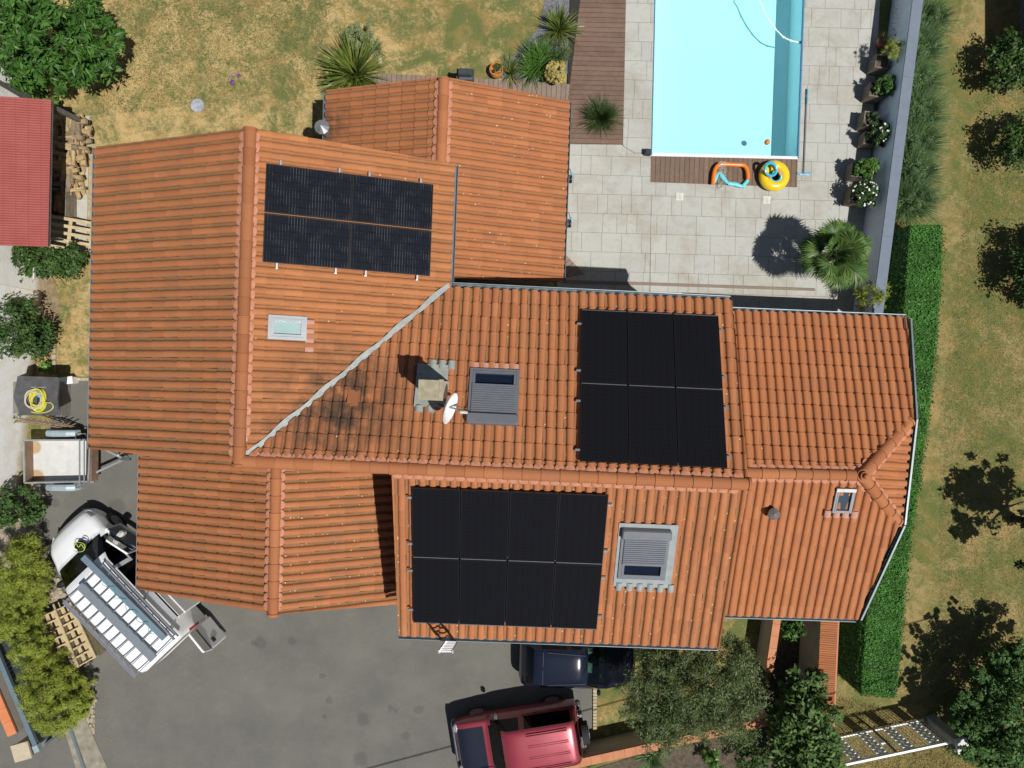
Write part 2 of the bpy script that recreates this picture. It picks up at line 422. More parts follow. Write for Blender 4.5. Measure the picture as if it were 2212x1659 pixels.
fr = N.new('ShaderNodeFresnel'); fr.inputs[0].default_value = 1.33
bp = N.new('ShaderNodeBump'); bp.inputs['Strength'].default_value = .35; bp.inputs['Distance'].default_value = .05
L.new(noise(N, L, geo(N).outputs['Position'], 5, 3, .6, .6), bp.inputs['Height']); L.new(bp.outputs[0], gl.inputs['Normal']); L.new(bp.outputs[0], fr.inputs['Normal'])
mx = N.new('ShaderNodeMixShader'); L.new(fr.outputs[0], mx.inputs[0]); L.new(tr.outputs[0], mx.inputs[1]); L.new(gl.outputs[0], mx.inputs[2]); L.new(mx.outputs[0], N['Material Output'].inputs[0])
wmb = MB(); wp = [Vector((p.x, p.y, -.10)) for p in POOL]; wmb.add(wp, [(3, 2, 1, 0)]); wo = wmb.build('water', wm); tag(wo, kind='structure')
# ================================================================ THE HOUSE
S1 = ((-4.9, -0.9, 5.1), 2.3, .9)
tile_left = M_tile('tile_left_mat', .85, 0, .90)
tile_mid = M_tile('tile_mid_mat', .55, .15, 1.0, [(W(735, 905, 5.3), 2.1, .95), (W(760, 850, 5.3), 1.0, .8)])
tile_leftR = M_tile('tile_inner_mat', .40, .12, 1.03, [(W(720, 880, 5.3), 1.9, .9), (W(620, 960, 5.5), .9, .5)], .05)
tile_low = M_tile('tile_lower_mat', .55, .42, 1.0)
tile_right = M_tile('tile_right_mat', .25, .03, 1.0)
tile_back = M_tile('tile_back_mat', .5, .0, .86, [(W(715, 275, 2.8), .8, 1.0)])
tile_backR = M_tile('tile_backr_mat', .45, .42, .98)
tile_annexL = M_tile('tile_annexl_mat', .65, .05, .90)
tile_annexR = M_tile('tile_annexr_mat', .85, .6, .98)
cap_m = M_tile('ridge_mat', .25, .15, .92)
salmon_m = M_plain('closure_mat', (.50, .22, .13), .8, 0, .12, 9)
zinc_m = M_plain('zinc_mat', (.22, .26, .285), .45, .35, .1, 4)
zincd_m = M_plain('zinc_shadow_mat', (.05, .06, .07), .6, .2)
render_m = M_plain('render_mat', (.55, .48, .38), .9, 0, .1, 3, .4)
house = thing('house', 'large house with orange barrel tiled roofs and solar panels in the middle', 'house', W(1100, 850))
PITCH, COURSE, LIFT = .226, .37, .019
PROF = [(0.0, .012), (.05, .002), (.16, -.008), (.27, .002)] + [(.31 + .69 * (1 - math.cos(PI * k / 7)) / 2, .012 + .056 * math.sin(PI * k / 7) ** .8) for k in range(0, 8)]
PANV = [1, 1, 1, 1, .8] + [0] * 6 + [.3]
class Roof:
    def __init__(s, A, B, ze, R, zr, ang=None):
        s.A = W(A[0], A[1], ze); s.B = W(B[0], B[1], ze); Rw = W(R[0], R[1], zr)
        s.u = (s.B - s.A).normalized(); h = Vector((-s.u.y, s.u.x, 0))
        if h.dot(Rw - s.A) < 0: h = -h
        run = h.dot(Rw - s.A); t = (zr - ze) / run; s.run = run; s.h = h
        s.v = Vector((h.x, h.y, t)).normalized(); s.n = s.u.cross(s.v).normalized(); s.flip = False
        if s.n.z < 0: s.n = -s.n; s.flip = True
        s.pitch = math.degrees(math.atan(t))
    def hit(s, x, y, off=0.0):               # photo point onto the roof plane (lifted by off)
        o = Vector((0, 0, HC)); d = W(x, y, 0) - o
        k = (s.A + s.n * off - o).dot(s.n) / d.dot(s.n)
        return o + d * k
    def at(s, u, w, n=0.0): return s.A + s.u * u + s.v * w + s.n * n
    def uw(s, p): q = p - s.A; return q.dot(s.u), q.dot(s.v)
def tiles(rf, poly, mat, name='roof', parent=house, shift=0.0, holes=(), LIFT=.018):
    P = [rf.hit(x, y) for x, y in poly]
    uv = [rf.uw(p) for p in P]
    u0, u1 = min(a for a, b in uv), max(a for a, b in uv); w1 = max(b for a, b in uv); w0 = min(b for a, b in uv)
    i0 = int(math.floor((u0 - shift) / PITCH)); i1 = int(math.ceil((u1 - shift) / PITCH)); j0 = int(math.floor(w0 / COURSE)); j1 = int(math.ceil(w1 / COURSE))
    K = len(PROF); px = np.array([p[0] for p in PROF]); ph = np.array([p[1] for p in PROF]); pv = np.array(PANV)
    V = []; Fa = []; PA = []; n = 0
    A = np.array(rf.A); U = np.array(rf.u); Vv = np.array(rf.v); Nn = np.array(rf.n)
    for i in range(i0, i1):
        for j in range(j0, j1):
            uo = i * PITCH + shift + rng.normal(0, .002); wo = j * COURSE + rng.normal(0, .004); nz = rng.normal(0, .0018); tw = rng.normal(0, .0025)
            xs_low = px * PITCH * 1.0; xs_up = px * PITCH * 1.0
            cc = .655; xs_low = np.where(px > .30, (cc + (px - cc) * 1.05) * PITCH, xs_low); xs_up = np.where(px > .30, (cc + (px - cc) * .93) * PITCH, xs_up)
            lowh = ph + LIFT + nz; uph = ph * .94 + nz
            low = A + np.outer(uo + xs_low, U) + (wo) * Vv + np.outer(lowh, Nn)
            up = A + np.outer(uo + xs_up + tw, U) + (wo + COURSE * 1.06) * Vv + np.outer(uph, Nn)
            lip = A + np.outer(uo + xs_low, U) + (wo + .004) * Vv + np.outer(lowh - LIFT - .004, Nn)
            V.append(low); V.append(up); V.append(lip); V.append(low); PA += [pv, pv, pv, pv]
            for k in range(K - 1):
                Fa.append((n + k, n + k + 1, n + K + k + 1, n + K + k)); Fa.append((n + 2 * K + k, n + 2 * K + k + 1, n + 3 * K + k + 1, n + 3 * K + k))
            n += 4 * K
    Fa = np.array(Fa)
    if rf.flip: Fa = Fa[:, ::-1]
    me = mesh_np(np.concatenate(V), Fa)
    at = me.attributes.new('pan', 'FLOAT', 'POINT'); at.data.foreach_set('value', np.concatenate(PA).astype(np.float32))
    clip_mesh(me, P, rf.n)
    for hl in holes:                         # rectangular openings for roof windows
        bm = bmesh.new(); bm.from_mesh(me); H = [rf.hit(x, y) for x, y in hl]; c = sum(H, Vector()) / 4
        for q in range(4):
            a = H[q]; bb = H[(q + 1) % 4]; nn = (bb - a).cross(rf.n).normalized()
            bmesh.ops.bisect_plane(bm, geom=bm.verts[:] + bm.edges[:] + bm.faces[:], dist=1e-5, plane_co=a, plane_no=nn)
        kill = []
        for f in bm.faces:
            ctr = f.calc_center_median(); ok = True
            for q in range(4):
                a = H[q]; bb = H[(q + 1) % 4]; nn = (bb - a).cross(rf.n).normalized()
                if nn.dot(c - a) > 0: nn = -nn
                if nn.dot(ctr - a) > 0: ok = False; break
            if ok: kill.append(f)
        bmesh.ops.delete(bm, geom=kill, context='FACES'); bm.to_mesh(me); bm.free(); me.update()
    o = add_mesh(name, me, mat, parent, world=True)
    # board under the tiles
    sl = MB(); n = len(P)
    inner = P
    sl.add([p - rf.n * .02 for p in inner] + [p - rf.n * .14 for p in inner], [tuple(range(n)), tuple(range(2 * n - 1, n - 1, -1))] + [(i, (i + 1) % n, n + (i + 1) % n, n + i) for i in range(n)])
    so = add_mesh('roof_board', bpy.data.meshes.new('b'), None, o); so.data.from_pydata([tuple(WM[house.name].inverted() @ v) for v in sl.v], [], sl.f); so.data.materials.append(M_BOARD); so.data.update()
    return o
M_BOARD = M_plain('board_mat', (.22, .10, .06), .9)
def ridge(p0, p1, r=.135, seg=.40, name='ridge_cap', scallop=None, parent=house, mat=None, end=True):
    """half-round caps overlapping from p0 to p1 (world points at roof apex)"""
    d = p1 - p0; Lh = d.length; n = max(1, round(Lh / seg)); t = d.normalized()
    a = t.cross(Vector((0, 0, 1))).normalized(); up = a.cross(t).normalized()
    if up.z < 0: up = -up
    m = MB(); K = 11
    for i in range(n):
        s0 = Lh * i / n; s1 = Lh * (i + 1) / n + .03
        rows = [(s0, r * 1.10, .0), (s0 + .035, r * 1.10, 0), (s0 + .04, r * 1.03, 0), (s1, r * .97, -.004)]
        vs = []
        for (s_, rr, dz) in rows:
            for k in range(K):
                an = PI * (k / (K - 1)) * 1.1 - .05 * PI
                vs.append(p0 + t * s_ + a * math.cos(an) * rr + up * (math.sin(an) * rr * .85 + dz + .0))
        fs = [(q * K + k, q * K + k + 1, (q + 1) * K + k + 1, (q + 1) * K + k) for q in range(3) for k in range(K - 1)]
        fs.append(tuple(range(K)))
        m.add(vs, fs)
    if end:
        for (pp, sg) in ((p0, -1), (p1, 1)):
            vs = [pp + t * (sg * .03) + a * math.cos(PI * k / (K - 1)) * r * 1.12 + up * math.sin(PI * k / (K - 1)) * r * .97 for k in range(K)]
            vs2 = [v - t * sg * .06 for v in vs]
            m.add(vs + vs2, [tuple(range(K)), tuple(range(K, 2 * K))] + [(k, k + 1, K + k + 1, K + k) for k in range(K - 1)])
    return m.build(name, mat or cap_m, parent, world=True, smooth=False)
def closure(rf, a, b, side_w=.155, name='closure_strip', depth=.07):
    """scalloped closure strip beside a ridge: points a,b world on apex line, pushed down the slope of rf"""
    t = (b - a); Lh = t.length; t = t.normalized()
    dn = (rf.n.cross(t)).normalized()
    if dn.z > 0: dn = -dn
    m = MB(); n = int(Lh / PITCH)
    for i in range(n):
        c = a + t * (PITCH * (i + .5)) + dn * (side_w - .02) + rf.n * .085
        K = 7; vs = [c + t * (math.cos(PI * k / (K - 1)) * PITCH * .5) + dn * (math.sin(PI * k / (K - 1)) * depth) + rf.n * (math.sin(PI * k / (K - 1)) * .022) for k in range(K)]
        back = [c + t * (math.cos(PI * k / (K - 1)) * PITCH * .5) - dn * .08 + rf.n * .03 for k in range(K)]
        down = [v - rf.n * .05 for v in vs]
        m.add(vs + back + down, [(k, k + 1, K + k + 1, K + k) for k in range(K - 1)] + [(2 * K + k, 2 * K + k + 1, k + 1, k) for k in range(K - 1)])
    return m.build(name, salmon_m, house, world=True)
def gutter(pts, out, z=-.06, name='gutter', w=.11):
    """open zinc channel following world points; out = horizontal outward direction"""
    m = MB(); o = Vector(out).normalized(); prof = [(-.02, .0), (0, -.06), (w * .5, -.085), (w * .9, -.05), (w, .01), (w + .012, .012)]
    vs = []; K = len(prof)
    for p in pts:
        for (x, h) in prof: vs.append(Vector(p) + o * x + Vector((0, 0, z + h)))
    m.add(vs, [(i * K + k, i * K + k + 1, (i + 1) * K + k + 1, (i + 1) * K + k) for i in range(len(pts) - 1) for k in range(K - 1)])
    return m.build(name, zinc_m, house, world=True)
ZE, ZR = 4.5, 5.92
# --- left wing
RL1 = Roof((208, 316), (196, 970), ZE, (530, 640), ZR)
RL2 = Roof((982, 355), (972, 620), ZE, (530, 640), ZR)
RM1 = Roof((975, 622), (1580, 650), ZE, (1230, 1019), ZR)     # upper slope of the main roof
RM2 = Roof((860, 1370), (1551, 1396), ZE, (1230, 1019), ZR)   # lower slope
RB1 = Roof((707, 200), (703, 310), 2.7, (959, 250), 3.75)
RB2 = Roof((1229, 219), (1215, 607), 2.7, (959, 250), 3.75)
RC1 = Roof((303, 985), (298, 1270), 2.5, (597, 1150), 3.84)
RC2 = Roof((985, 1020), (985, 1310), 2.12, (597, 1150), 3.84)
RF1 = Roof((1582, 672), (1957, 687), 2.2, (1740, 1022), 3.62)
RF2 = Roof((1566, 1327), (1850, 1335), 2.2, (1740, 1022), 3.62)
for nm, r in (('L1', RL1), ('L2', RL2), ('M1', RM1), ('M2', RM2), ('B1', RB1), ('B2', RB2), ('C1', RC1), ('C2', RC2), ('F1', RF1), ('F2', RF2)): print(nm, 'pitch %.1f run %.2f' % (r.pitch, r.run), r.u)
VW1 = [(586, 683), (663, 687), (659, 735), (582, 730)]
tiles(RB1, [(707, 197), (959, 168), (948, 560), (700, 560)], tile_back, LIFT=.027)
tiles(RB2, [(959, 168), (1230, 219), (1216, 608), (948, 602)], tile_backR)
ridge(W(959, 172, 3.80), W(945, 560, 3.80)); closure(RB1, W(959, 175, 3.75), W(945, 540, 3.75)); closure(RB2, W(959, 175, 3.75), W(945, 540, 3.75))
tiles(RC1, [(304, 930), (600, 930), (590, 1326), (298, 1270)], tile_annexL)
tiles(RC2, [(600, 930), (880, 930), (880, 1302), (590, 1326)], tile_annexR)
ridge(W(598, 960, 3.89), W(590, 1328, 3.89)); closure(RC1, W(598, 1000, 3.84), W(590, 1322, 3.84)); closure(RC2, W(598, 1000, 3.84), W(590, 1322, 3.84))
tiles(RF1, [(1500, 668), (1957, 687), (1970, 905), (1861, 1026), (1500, 1018)], tile_right, LIFT=.027)
VWF = [(1805, 1055), (1846, 1055), (1838, 1108), (1796, 1106)]
tiles(RF2, [(1500, 1018), (1861, 1026), (1939, 1132), (1850, 1335), (1500, 1325)], tile_right)
hipF = W(1968, 905, 2.95); hipG = W(1941, 1130, 3.0); apexF = W(1861, 1027, 3.68)
RH = Roof((1968, 900), (1944, 1136), 2.90, (1861, 1027), 3.62)
tiles(RH, [(1971, 898), (1863, 1027), (1942, 1138)], tile_right)
ridge(W(1500, 1019, 3.67), apexF, end=False)
ridge(apexF + Vector((0, 0, .03)), W(1963, 910, 3.05), r=.15); ridge(apexF + Vector((0, 0, .03)), W(1937, 1128, 3.07), r=.15)
closure(RF1, W(1615, 1021, 3.6), W(1852, 1026, 3.6)); closure(RF2, W(1615, 1021, 3.6), W(1852, 1026, 3.6))
closure(RF1, apexF - Vector((0, 0, .06)), W(1963, 910, 2.93)); closure(RH, apexF - Vector((0, 0, .06)), W(1963, 910, 2.93))
closure(RF2, apexF - Vector((0, 0, .06)), W(1937, 1128, 2.93)); closure(RH, apexF - Vector((0, 0, .06)), W(1937, 1128, 2.93))
fin = MB().lathe([(.13, .05), (.16, .10), (.165, .13), (.10, .15), (.11, .19), (.115, .21), (.06, .23), (.07, .27), (.05, .30), (.01, .31)], 24, c=apexF + Vector((0, 0, -.02)))
fin.build('finial', cap_m, house, world=True)
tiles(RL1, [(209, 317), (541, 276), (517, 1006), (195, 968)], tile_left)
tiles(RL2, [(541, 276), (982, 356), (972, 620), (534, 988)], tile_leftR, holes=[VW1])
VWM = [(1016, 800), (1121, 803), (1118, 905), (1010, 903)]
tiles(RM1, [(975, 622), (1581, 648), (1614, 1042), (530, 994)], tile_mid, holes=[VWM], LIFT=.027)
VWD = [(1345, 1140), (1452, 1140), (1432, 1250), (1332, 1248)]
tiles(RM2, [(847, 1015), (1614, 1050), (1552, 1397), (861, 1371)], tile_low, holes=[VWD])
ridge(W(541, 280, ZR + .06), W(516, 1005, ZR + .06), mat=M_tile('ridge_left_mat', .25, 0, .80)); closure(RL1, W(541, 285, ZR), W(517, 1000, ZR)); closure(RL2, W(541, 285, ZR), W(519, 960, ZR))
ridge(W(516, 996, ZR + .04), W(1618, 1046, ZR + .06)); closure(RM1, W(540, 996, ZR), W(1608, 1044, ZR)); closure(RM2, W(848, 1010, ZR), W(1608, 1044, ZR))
# valley flashing between left wing and main roof
vm = MB()
a = RL2.hit(972, 618, .03); bq = RL2.hit(534, 988, .03); t = (bq - a)
for i in range(34):
    p = a + t * (i / 34); q = a + t * ((i + 1) / 34); nn = t.normalized().cross(RL2.n).normalized()
    if nn.x > 0: nn = -nn
    wv = .10
    vm.add([p - nn * .02 + RL2.n * .05, q - nn * .02 + RL2.n * .05, q + nn * (wv + .02 * math.sin(i)) + RL2.n * .06, p + nn * (wv + .02 * math.sin(i - 1)) + RL2.n * .06], [(0, 1, 2, 3)])
vm.build('valley_flashing', M_plain('flash_mat', (.30, .32, .31), .6, .1, .15, 8), house, world=True)
# gutters
gutter([W(207, 318, ZE), W(195, 970, ZE)], (-1, 0, 0), -.02, w=.07)
gutter([W(983, 357, ZE), W(973, 620, ZE)], (1, 0, 0), -.0, w=.07)
gutter([W(970, 617, ZE), W(1578, 647, ZE)], (0, 1, 0), .0, w=.07)
gutter([W(860, 1374, ZE), W(1551, 1399, ZE)], (0, -1, 0), -.03, w=.07)
gutter([W(1582, 670, 2.2), W(1957, 686, 2.2)], (0, 1, 0), .0, w=.07)
gutter([W(1566, 1329, 2.2), W(1850, 1338, 2.2)], (0, -1, 0), -.03, w=.07)
gutter([W(706, 200, 2.7), W(699, 560, 2.7)], (-1, 0, 0), -.01, w=.08)
gutter([W(1230, 220, 2.7), W(1216, 607, 2.7)], (1, 0, 0), -.0, w=.05)
gutter([W(304, 930, 2.5), W(298, 1272, 2.5)], (-1, 0, 0), -.01, w=.05)
eg = MB(); edge = [W(1959, 688, 2.35), W(1972, 905, 2.9), W(1946, 1132, 2.9), W(1852, 1336, 2.25)]
for p, q in zip(edge, edge[1:]):
    d = (q - p).normalized(); o_ = Vector((-d.y, d.x, 0)).normalized()
    if o_.x < 0: o_ = -o_
    eg.bar(p + o_ * .09, q + o_ * .09, .045, .10)
eg.build('gutter', zinc_m, house, world=True)
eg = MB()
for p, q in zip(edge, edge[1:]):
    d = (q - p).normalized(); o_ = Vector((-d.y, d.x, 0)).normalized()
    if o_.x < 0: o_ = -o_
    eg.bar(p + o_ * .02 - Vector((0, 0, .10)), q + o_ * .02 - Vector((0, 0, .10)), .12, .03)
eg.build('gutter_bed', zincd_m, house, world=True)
# walls (inset from the eaves, mostly hidden below the roofs)
wb = MB()
wb.prism([W(235, 330, 4.3), W(960, 372, 4.3), W(955, 960, 4.3), W(222, 950, 4.3)], 0, 4.2)
wb.prism([W(890, 645, 4.3), W(1560, 668, 4.3), W(1545, 1350, 4.3), W(885, 1330, 4.3)], 0, 4.2)
wb.prism([W(1500, 700, 2.1), W(1925, 715, 2.1), W(1935, 905, 2.1), W(1905, 1130, 2.1), W(1825, 1300, 2.1), W(1500, 1290, 2.1)], 0, 2.0)
wb.prism([W(730, 205, 2.6), W(1195, 205, 2.6), W(1185, 590, 2.6), W(900, 590, 2.6), W(725, 420, 2.6)], 0, 2.45)
wb.prism([W(330, 960, 2.4), W(900, 960, 2.4), W(880, 1280, 2.4), W(325, 1250, 2.4)], 0, 2.1)
wb.build('wall', render_m, house, world=True)
# --- roof windows
alu_m = M_plain('alu_grey_mat', (.20, .21, .23), .4, .4, .05, 5)
alul_m = M_plain('alu_light_mat', (.25, .265, .28), .45, .3, .05, 5)
shut_m = M_plain('shutter_mat', (.165, .18, .20), .45, .2, .05, 5)
glassd_m = M_plain('roof_glass_mat', (.008, .013, .028), .02, 0, .05, 2, spec=.2)
glassl_m = M_plain('blind_glass_mat', (.33, .46, .45), .12, 0, .06, 2, spec=.6)
flash_m = M_plain('lead_mat', (.30, .335, .335), .6, .1, .12, 5)
pink_m = M_plain('pink_flashing_mat', (.50, .26, .20), .8, 0, .1, 14)
glasst_m = M_plain('small_glass_mat', (.05, .075, .095), .04, 0, .05, 2, spec=.4)
def frame_of(rf, quad, off):
    """rectangle on the roof: origin, half sizes and matrix with x along u, y upslope"""
    P = [rf.hit(x, y, off) for x, y in quad]; uv = [rf.uw(p) for p in P]
    us = sorted(a for a, b in uv); ws = sorted(b for a, b in uv)
    u0 = (us[0] + us[1]) / 2; u1 = (us[2] + us[3]) / 2; w0 = (ws[0] + ws[1]) / 2; w1 = (ws[2] + ws[3]) / 2
    c = rf.at((u0 + u1) / 2, (w0 + w1) / 2, off)
    M = Matrix((( *[rf.u[i] for i in range(3)],), (*[rf.v[i] for i in range(3)],), (*[rf.n[i] for i in range(3)],))).transposed().to_4x4()
    M = Matrix.Translation(c) @ M
    return M, (u1 - u0), (w1 - w0)
def roof_window(rf, quad, kind, off=.09):
    M, w, h = frame_of(rf, quad, off)
    fm = alul_m if kind in ('small', 'tiny') else alu_m
    e = MB(); t = .045 if kind == 'tiny' else .07
    e.box((-w / 2 + t / 2, 0, -.04), (t, h, .16), M=M); e.box((w / 2 - t / 2, 0, -.04), (t, h, .16), M=M)
    e.box((0, h / 2 - t / 2, -.04), (w - 2 * t, t, .15), M=M); e.box((0, -h / 2 + t / 2, -.04), (w - 2 * t, t, .15), M=M)
    win = e.build('roof_window', fm, house, world=True)
    s = MB(); t2 = .03 if kind == 'tiny' else .05
    for sx in (-1, 1): s.box((sx * (w / 2 - t - t2 / 2 - .004), 0, .0), (t2, h - 2 * t, .10), M=M)
    for sy in (-1, 1): s.box((0, sy * (h / 2 - t - t2 / 2), .0), (w - 2 * t - 2 * t2 - .01, t2, .10), M=M)
    s.build('sash', alul_m if kind != 'shut' else fm, win, world=True)
    gmb = MB().box((0, 0, -.03), (w - 2 * t - 2 * t2, h - 2 * t - 2 * t2, .03), M=M)
    gmb.build('pane', glassl_m if kind == 'small' else glasst_m if kind == 'tiny' else glassd_m, win, world=True)
    if kind == 'shut':
        b = MB().box((0, h / 2 - .09 + .06, .06), (w + .02, .24, .20), M=M, ch=.03); b.build('shutter_box', alu_m, win, world=True)
        sl = MB(); y = h / 2 - .11; yend = h / 2 - h * .66
        while y > yend: sl.box((0, y, .06), (w - .13, .045, .03), M=M, ch=.008); y -= .052
        sl.box((0, yend - .01, .055), (w - .14, .05, .04), M=M)
        sl.build('roller_shutter', shut_m, win, world=True)
    return win, M, w, h
def collar(rf, quad, mt, off=.055, hole=None, name='flashing'):
    M, w, h = frame_of(rf, quad, off)
    m = MB().box((0, 0, 0), (w, h, .015), M=M); return m, M, w, h
w1, M, w, h = roof_window(RL2, [(580, 680), (664, 684), (661, 737), (578, 732)], 'small')
m = MB()
for k in range(4): m.tube([M @ Vector((-w / 2 + .02 + k * .22 if False else -w / 2 + .11 + k * .2, -h / 2 - .16, -.04)), M @ Vector((-w / 2 + .11 + k * .2, -h / 2 + .02, -.04))], .06, 10, flat=.6)
m.build('flashing', pink_m, w1, world=True)
w2, M, w, h = roof_window(RM1, [(1016, 796), (1122, 799), (1119, 913), (1009, 908)], 'shut')
m = MB()
for k in range(5): m.tube([M @ Vector((-w / 2 + .11 + k * .226, -h / 2 - .15, -.05)), M @ Vector((-w / 2 + .11 + k * .226, -h / 2 + .02, -.05))], .085, 12, flat=.55)
m.box((0, -h / 2 - .06, -.065), (w + .1, .2, .02), M=M)
m.build('flashing', pink_m, w2, world=True)
M, w, h = frame_of(RM2, [(1337, 1131), (1468, 1133), (1447, 1270), (1325, 1266)], .085)
Mw, ww, hw = frame_of(RM2, [(1342, 1146), (1452, 1150), (1432, 1251), (1335, 1249)], .09)
q = (M.inverted() @ Mw).translation; x0, x1, y0, y1 = q.x - ww / 2, q.x + ww / 2, q.y - hw / 2, q.y + hw / 2
m = MB(); m.box(((x1 + w / 2) / 2, 0, 0), (w / 2 - x1, h, .015), M=M)
if x0 > -w / 2: m.box(((x0 - w / 2) / 2, 0, 0), (x0 + w / 2, h, .015), M=M)
m.box(((x0 + x1) / 2, (y1 + h / 2) / 2, 0), (x1 - x0, h / 2 - y1, .015), M=M); m.box(((x0 + x1) / 2, (y0 - h / 2) / 2, 0), (x1 - x0, y0 + h / 2, .015), M=M)
for k in range(6): m.tube([M @ Vector((-w / 2 + .13 + k * .235, -h / 2 - .10, -.01)), M @ Vector((-w / 2 + .13 + k * .235, -h / 2 + .10, -.01))], .075, 12, flat=.7)
m.build('flashing', flash_m, house, world=True)
roof_window(RM2, [(1342, 1146), (1452, 1150), (1432, 1251), (1335, 1249)], 'shut')
w4, M, w, h = roof_window(RF2, [(1806, 1054), (1848, 1055), (1838, 1108), (1797, 1106)], 'tiny')
m = MB()
for k in range(4): m.tube([M @ Vector((-w / 2 - .08 + k * .226, -h / 2 - .15, -.03)), M @ Vector((-w / 2 - .08 + k * .226, -h / 2 + .04, -.03))], .09, 12, flat=.6)
m.build('flashing', pink_m, w4, world=True)
MB().box((0, h / 2 - .04, .045), (w, .09, .03), M=M).build('top_cover', M_plain('white_cover', (.6, .62, .63), .5), w4, world=True)
# --- chimney
stone_m = M_plain('chimney_stone_mat', (.36, .32, .22), .9, 0, .15, 8, .6)
zb = 5.0
ctop = 6.95
cq = [W(905, 818, ctop), W(958, 820, ctop), W(956, 866, ctop), W(903, 864, ctop)]
cc = sum(cq, Vector()) / 4
cm = MB(); cm.prism([cc + (p - cc) * .86 for p in cq], 4.6, ctop - .12); ch = cm.build('chimney', M_plain('chimney_render_mat', (.62, .58, .50), .9, 0, .08, 5), house, world=True)
cm = MB(); cm.prism(cq, ctop - .12, ctop - .05); cm.prism([cc + (p - cc) * .84 + Vector((-.04, .02, 0)) for p in cq], ctop - .05, ctop + .03)
cm.build('chimney_cap', stone_m, ch, world=True)
m, M, w, h = collar(RM1, [(898, 786), (974, 788), (958, 880), (898, 878)], flash_m, .085)
for k in range(3): m.tube([M @ Vector((w / 2 * 0 + .04 + k * .21 - .05, -h / 2 - .10, -.02)), M @ Vector((.04 + k * .21 - .05, -h / 2 + .10, -.02))], .08, 12, flat=.8)
for k in range(2): m.tube([M @ Vector((-w / 2 + .12 + k * .26, h / 2 - .02, -.02)), M @ Vector((-w / 2 + .12 + k * .26, h / 2 + .12, -.02))], .09, 12, flat=.8)
m.build('chimney_flashing', M_plain('cement_flash', (.33, .36, .33), .8, 0, .15, 5), house, world=True)
# vents
vt = RM1.hit(763, 862, .07)
Mv = Matrix.Translation(vt) @ Matrix((tuple(RM1.u), tuple(RM1.v), tuple(RM1.n))).transposed().to_4x4()
v = MB(); v.add([(-.13, -.22, .0), (.13, -.22, 0), (.11, .12, .10), (-.11, .12, .10), (0, .22, .14), (-.14, -.2, -.05), (.14, -.2, -.05), (.13, .1, -.05), (-.13, .1, -.05)], [(0, 1, 2, 3), (3, 2, 4), (0, 5, 6, 1), (1, 6, 7, 2), (0, 3, 8, 5), (2, 7, 4), (3, 4, 8)], Mv)
v.build('vent_tile', cap_m, house, world=True)
vc = RF2.hit(1667, 1108, .1)
v = MB().lathe([(.09, -.15), (.09, .10), (.15, .12), (.15, .16), (.02, .24)], 18, c=vc); v.build('roof_vent', M_plain('vent_mat', (.20, .18, .17), .6, .3, .2, 20), house, world=True)
fl = MB().lathe([(.09, -2.3), (.09, -.05)], 14, c=W(695, 274, 3.3)); flo = fl.build('flue_pipe', M_plain('flue_mat', (.55, .56, .57), .35, .8), house, world=True)
fl = MB().lathe([(.10, -.10), (.19, -.06), (.19, -.04), (.01, .08)], 10, c=W(694, 273, 3.35)); fl.build('flue_cowl', M_plain('cowl_mat', (.62, .63, .64), .3, .8), flo, world=True)
# ================================================================ SOLAR PANELS
sp, N, L, b = nmat('solar_mat')
tc = N.new('ShaderNodeTexCoord').outputs['Object']; sx = N.new('ShaderNodeSeparateXYZ'); L.new(tc, sx.inputs[0])
def lines(coord, period, width, off=0.0):
    f = mathn(N, L, 'FRACT', mathn(N, L, 'ADD', mathn(N, L, 'DIVIDE', coord, period), 100.5 + off))
    d = mathn(N, L, 'ABSOLUTE', mathn(N, L, 'SUBTRACT', f, .5))
    return mathn(N, L, 'LESS_THAN', d, width / period / 2)
cell = mathn(N, L, 'MAXIMUM', lines(sx.outputs[0], .1725, .005, 0.0), lines(sx.outputs[1], .0875, .004, .0))
bus = lines(sx.outputs[0], .0345 / 2, .003)
col = setmix(N, L, bus, (.0085, .0085, .0095), (.012, .012, .014))
col = setmix(N, L, cell, col, (.003, .003, .003))
rv = noise(N, L, tc, 3, 2, .5); col = setmix(N, L, ramp(N, L, rv, .4, .6, 0, .5), col, (.008, .0085, .012))
L.new(col, b.inputs['Base Color']); b.inputs['Roughness'].default_value = .20; b.inputs['Specular IOR Level'].default_value = .12
sp2 = sp.copy(); sp2.name = 'solar_bright_mat'
N = sp2.node_tree.nodes; L = sp2.node_tree.links; b = N['Principled BSDF']
tc = N.new('ShaderNodeTexCoord').outputs['Object']; sx = N.new('ShaderNodeSeparateXYZ'); L.new(tc, sx.inputs[0])
cellx = lines(sx.outputs[0], .1725, .007); celly = lines(sx.outputs[1], .1755, .0045)
dash = mathn(N, L, 'MULTIPLY', lines(sx.outputs[1], .0585, .006, .25), ramp(N, L, sx.outputs[0], -.6, .6, 0, 1))
dashn = mathn(N, L, 'MULTIPLY', lines(sx.outputs[1], .0585, .0055, .25), ramp(N, L, noise(N, L, tc, 2.5, 2, .6), .45, .6, .05, .8))
col = setmix(N, L, dashn, (.011, .013, .018), (.13, .14, .15))
col = setmix(N, L, mathn(N, L, 'MAXIMUM', cellx, celly), col, (.003, .003, .004))
L.new(col, b.inputs['Base Color'])
pf_m = M_plain('panel_frame_mat', (.012, .012, .014), .35, .3, .05)
pf2_m = M_plain('panel_edge_mat', (.22, .23, .24), .35, .6, .05)
clamp_m = M_plain('clamp_mat', (.62, .63, .64), .3, .8, .05)
PWD, PLN = 1.038, 1.755
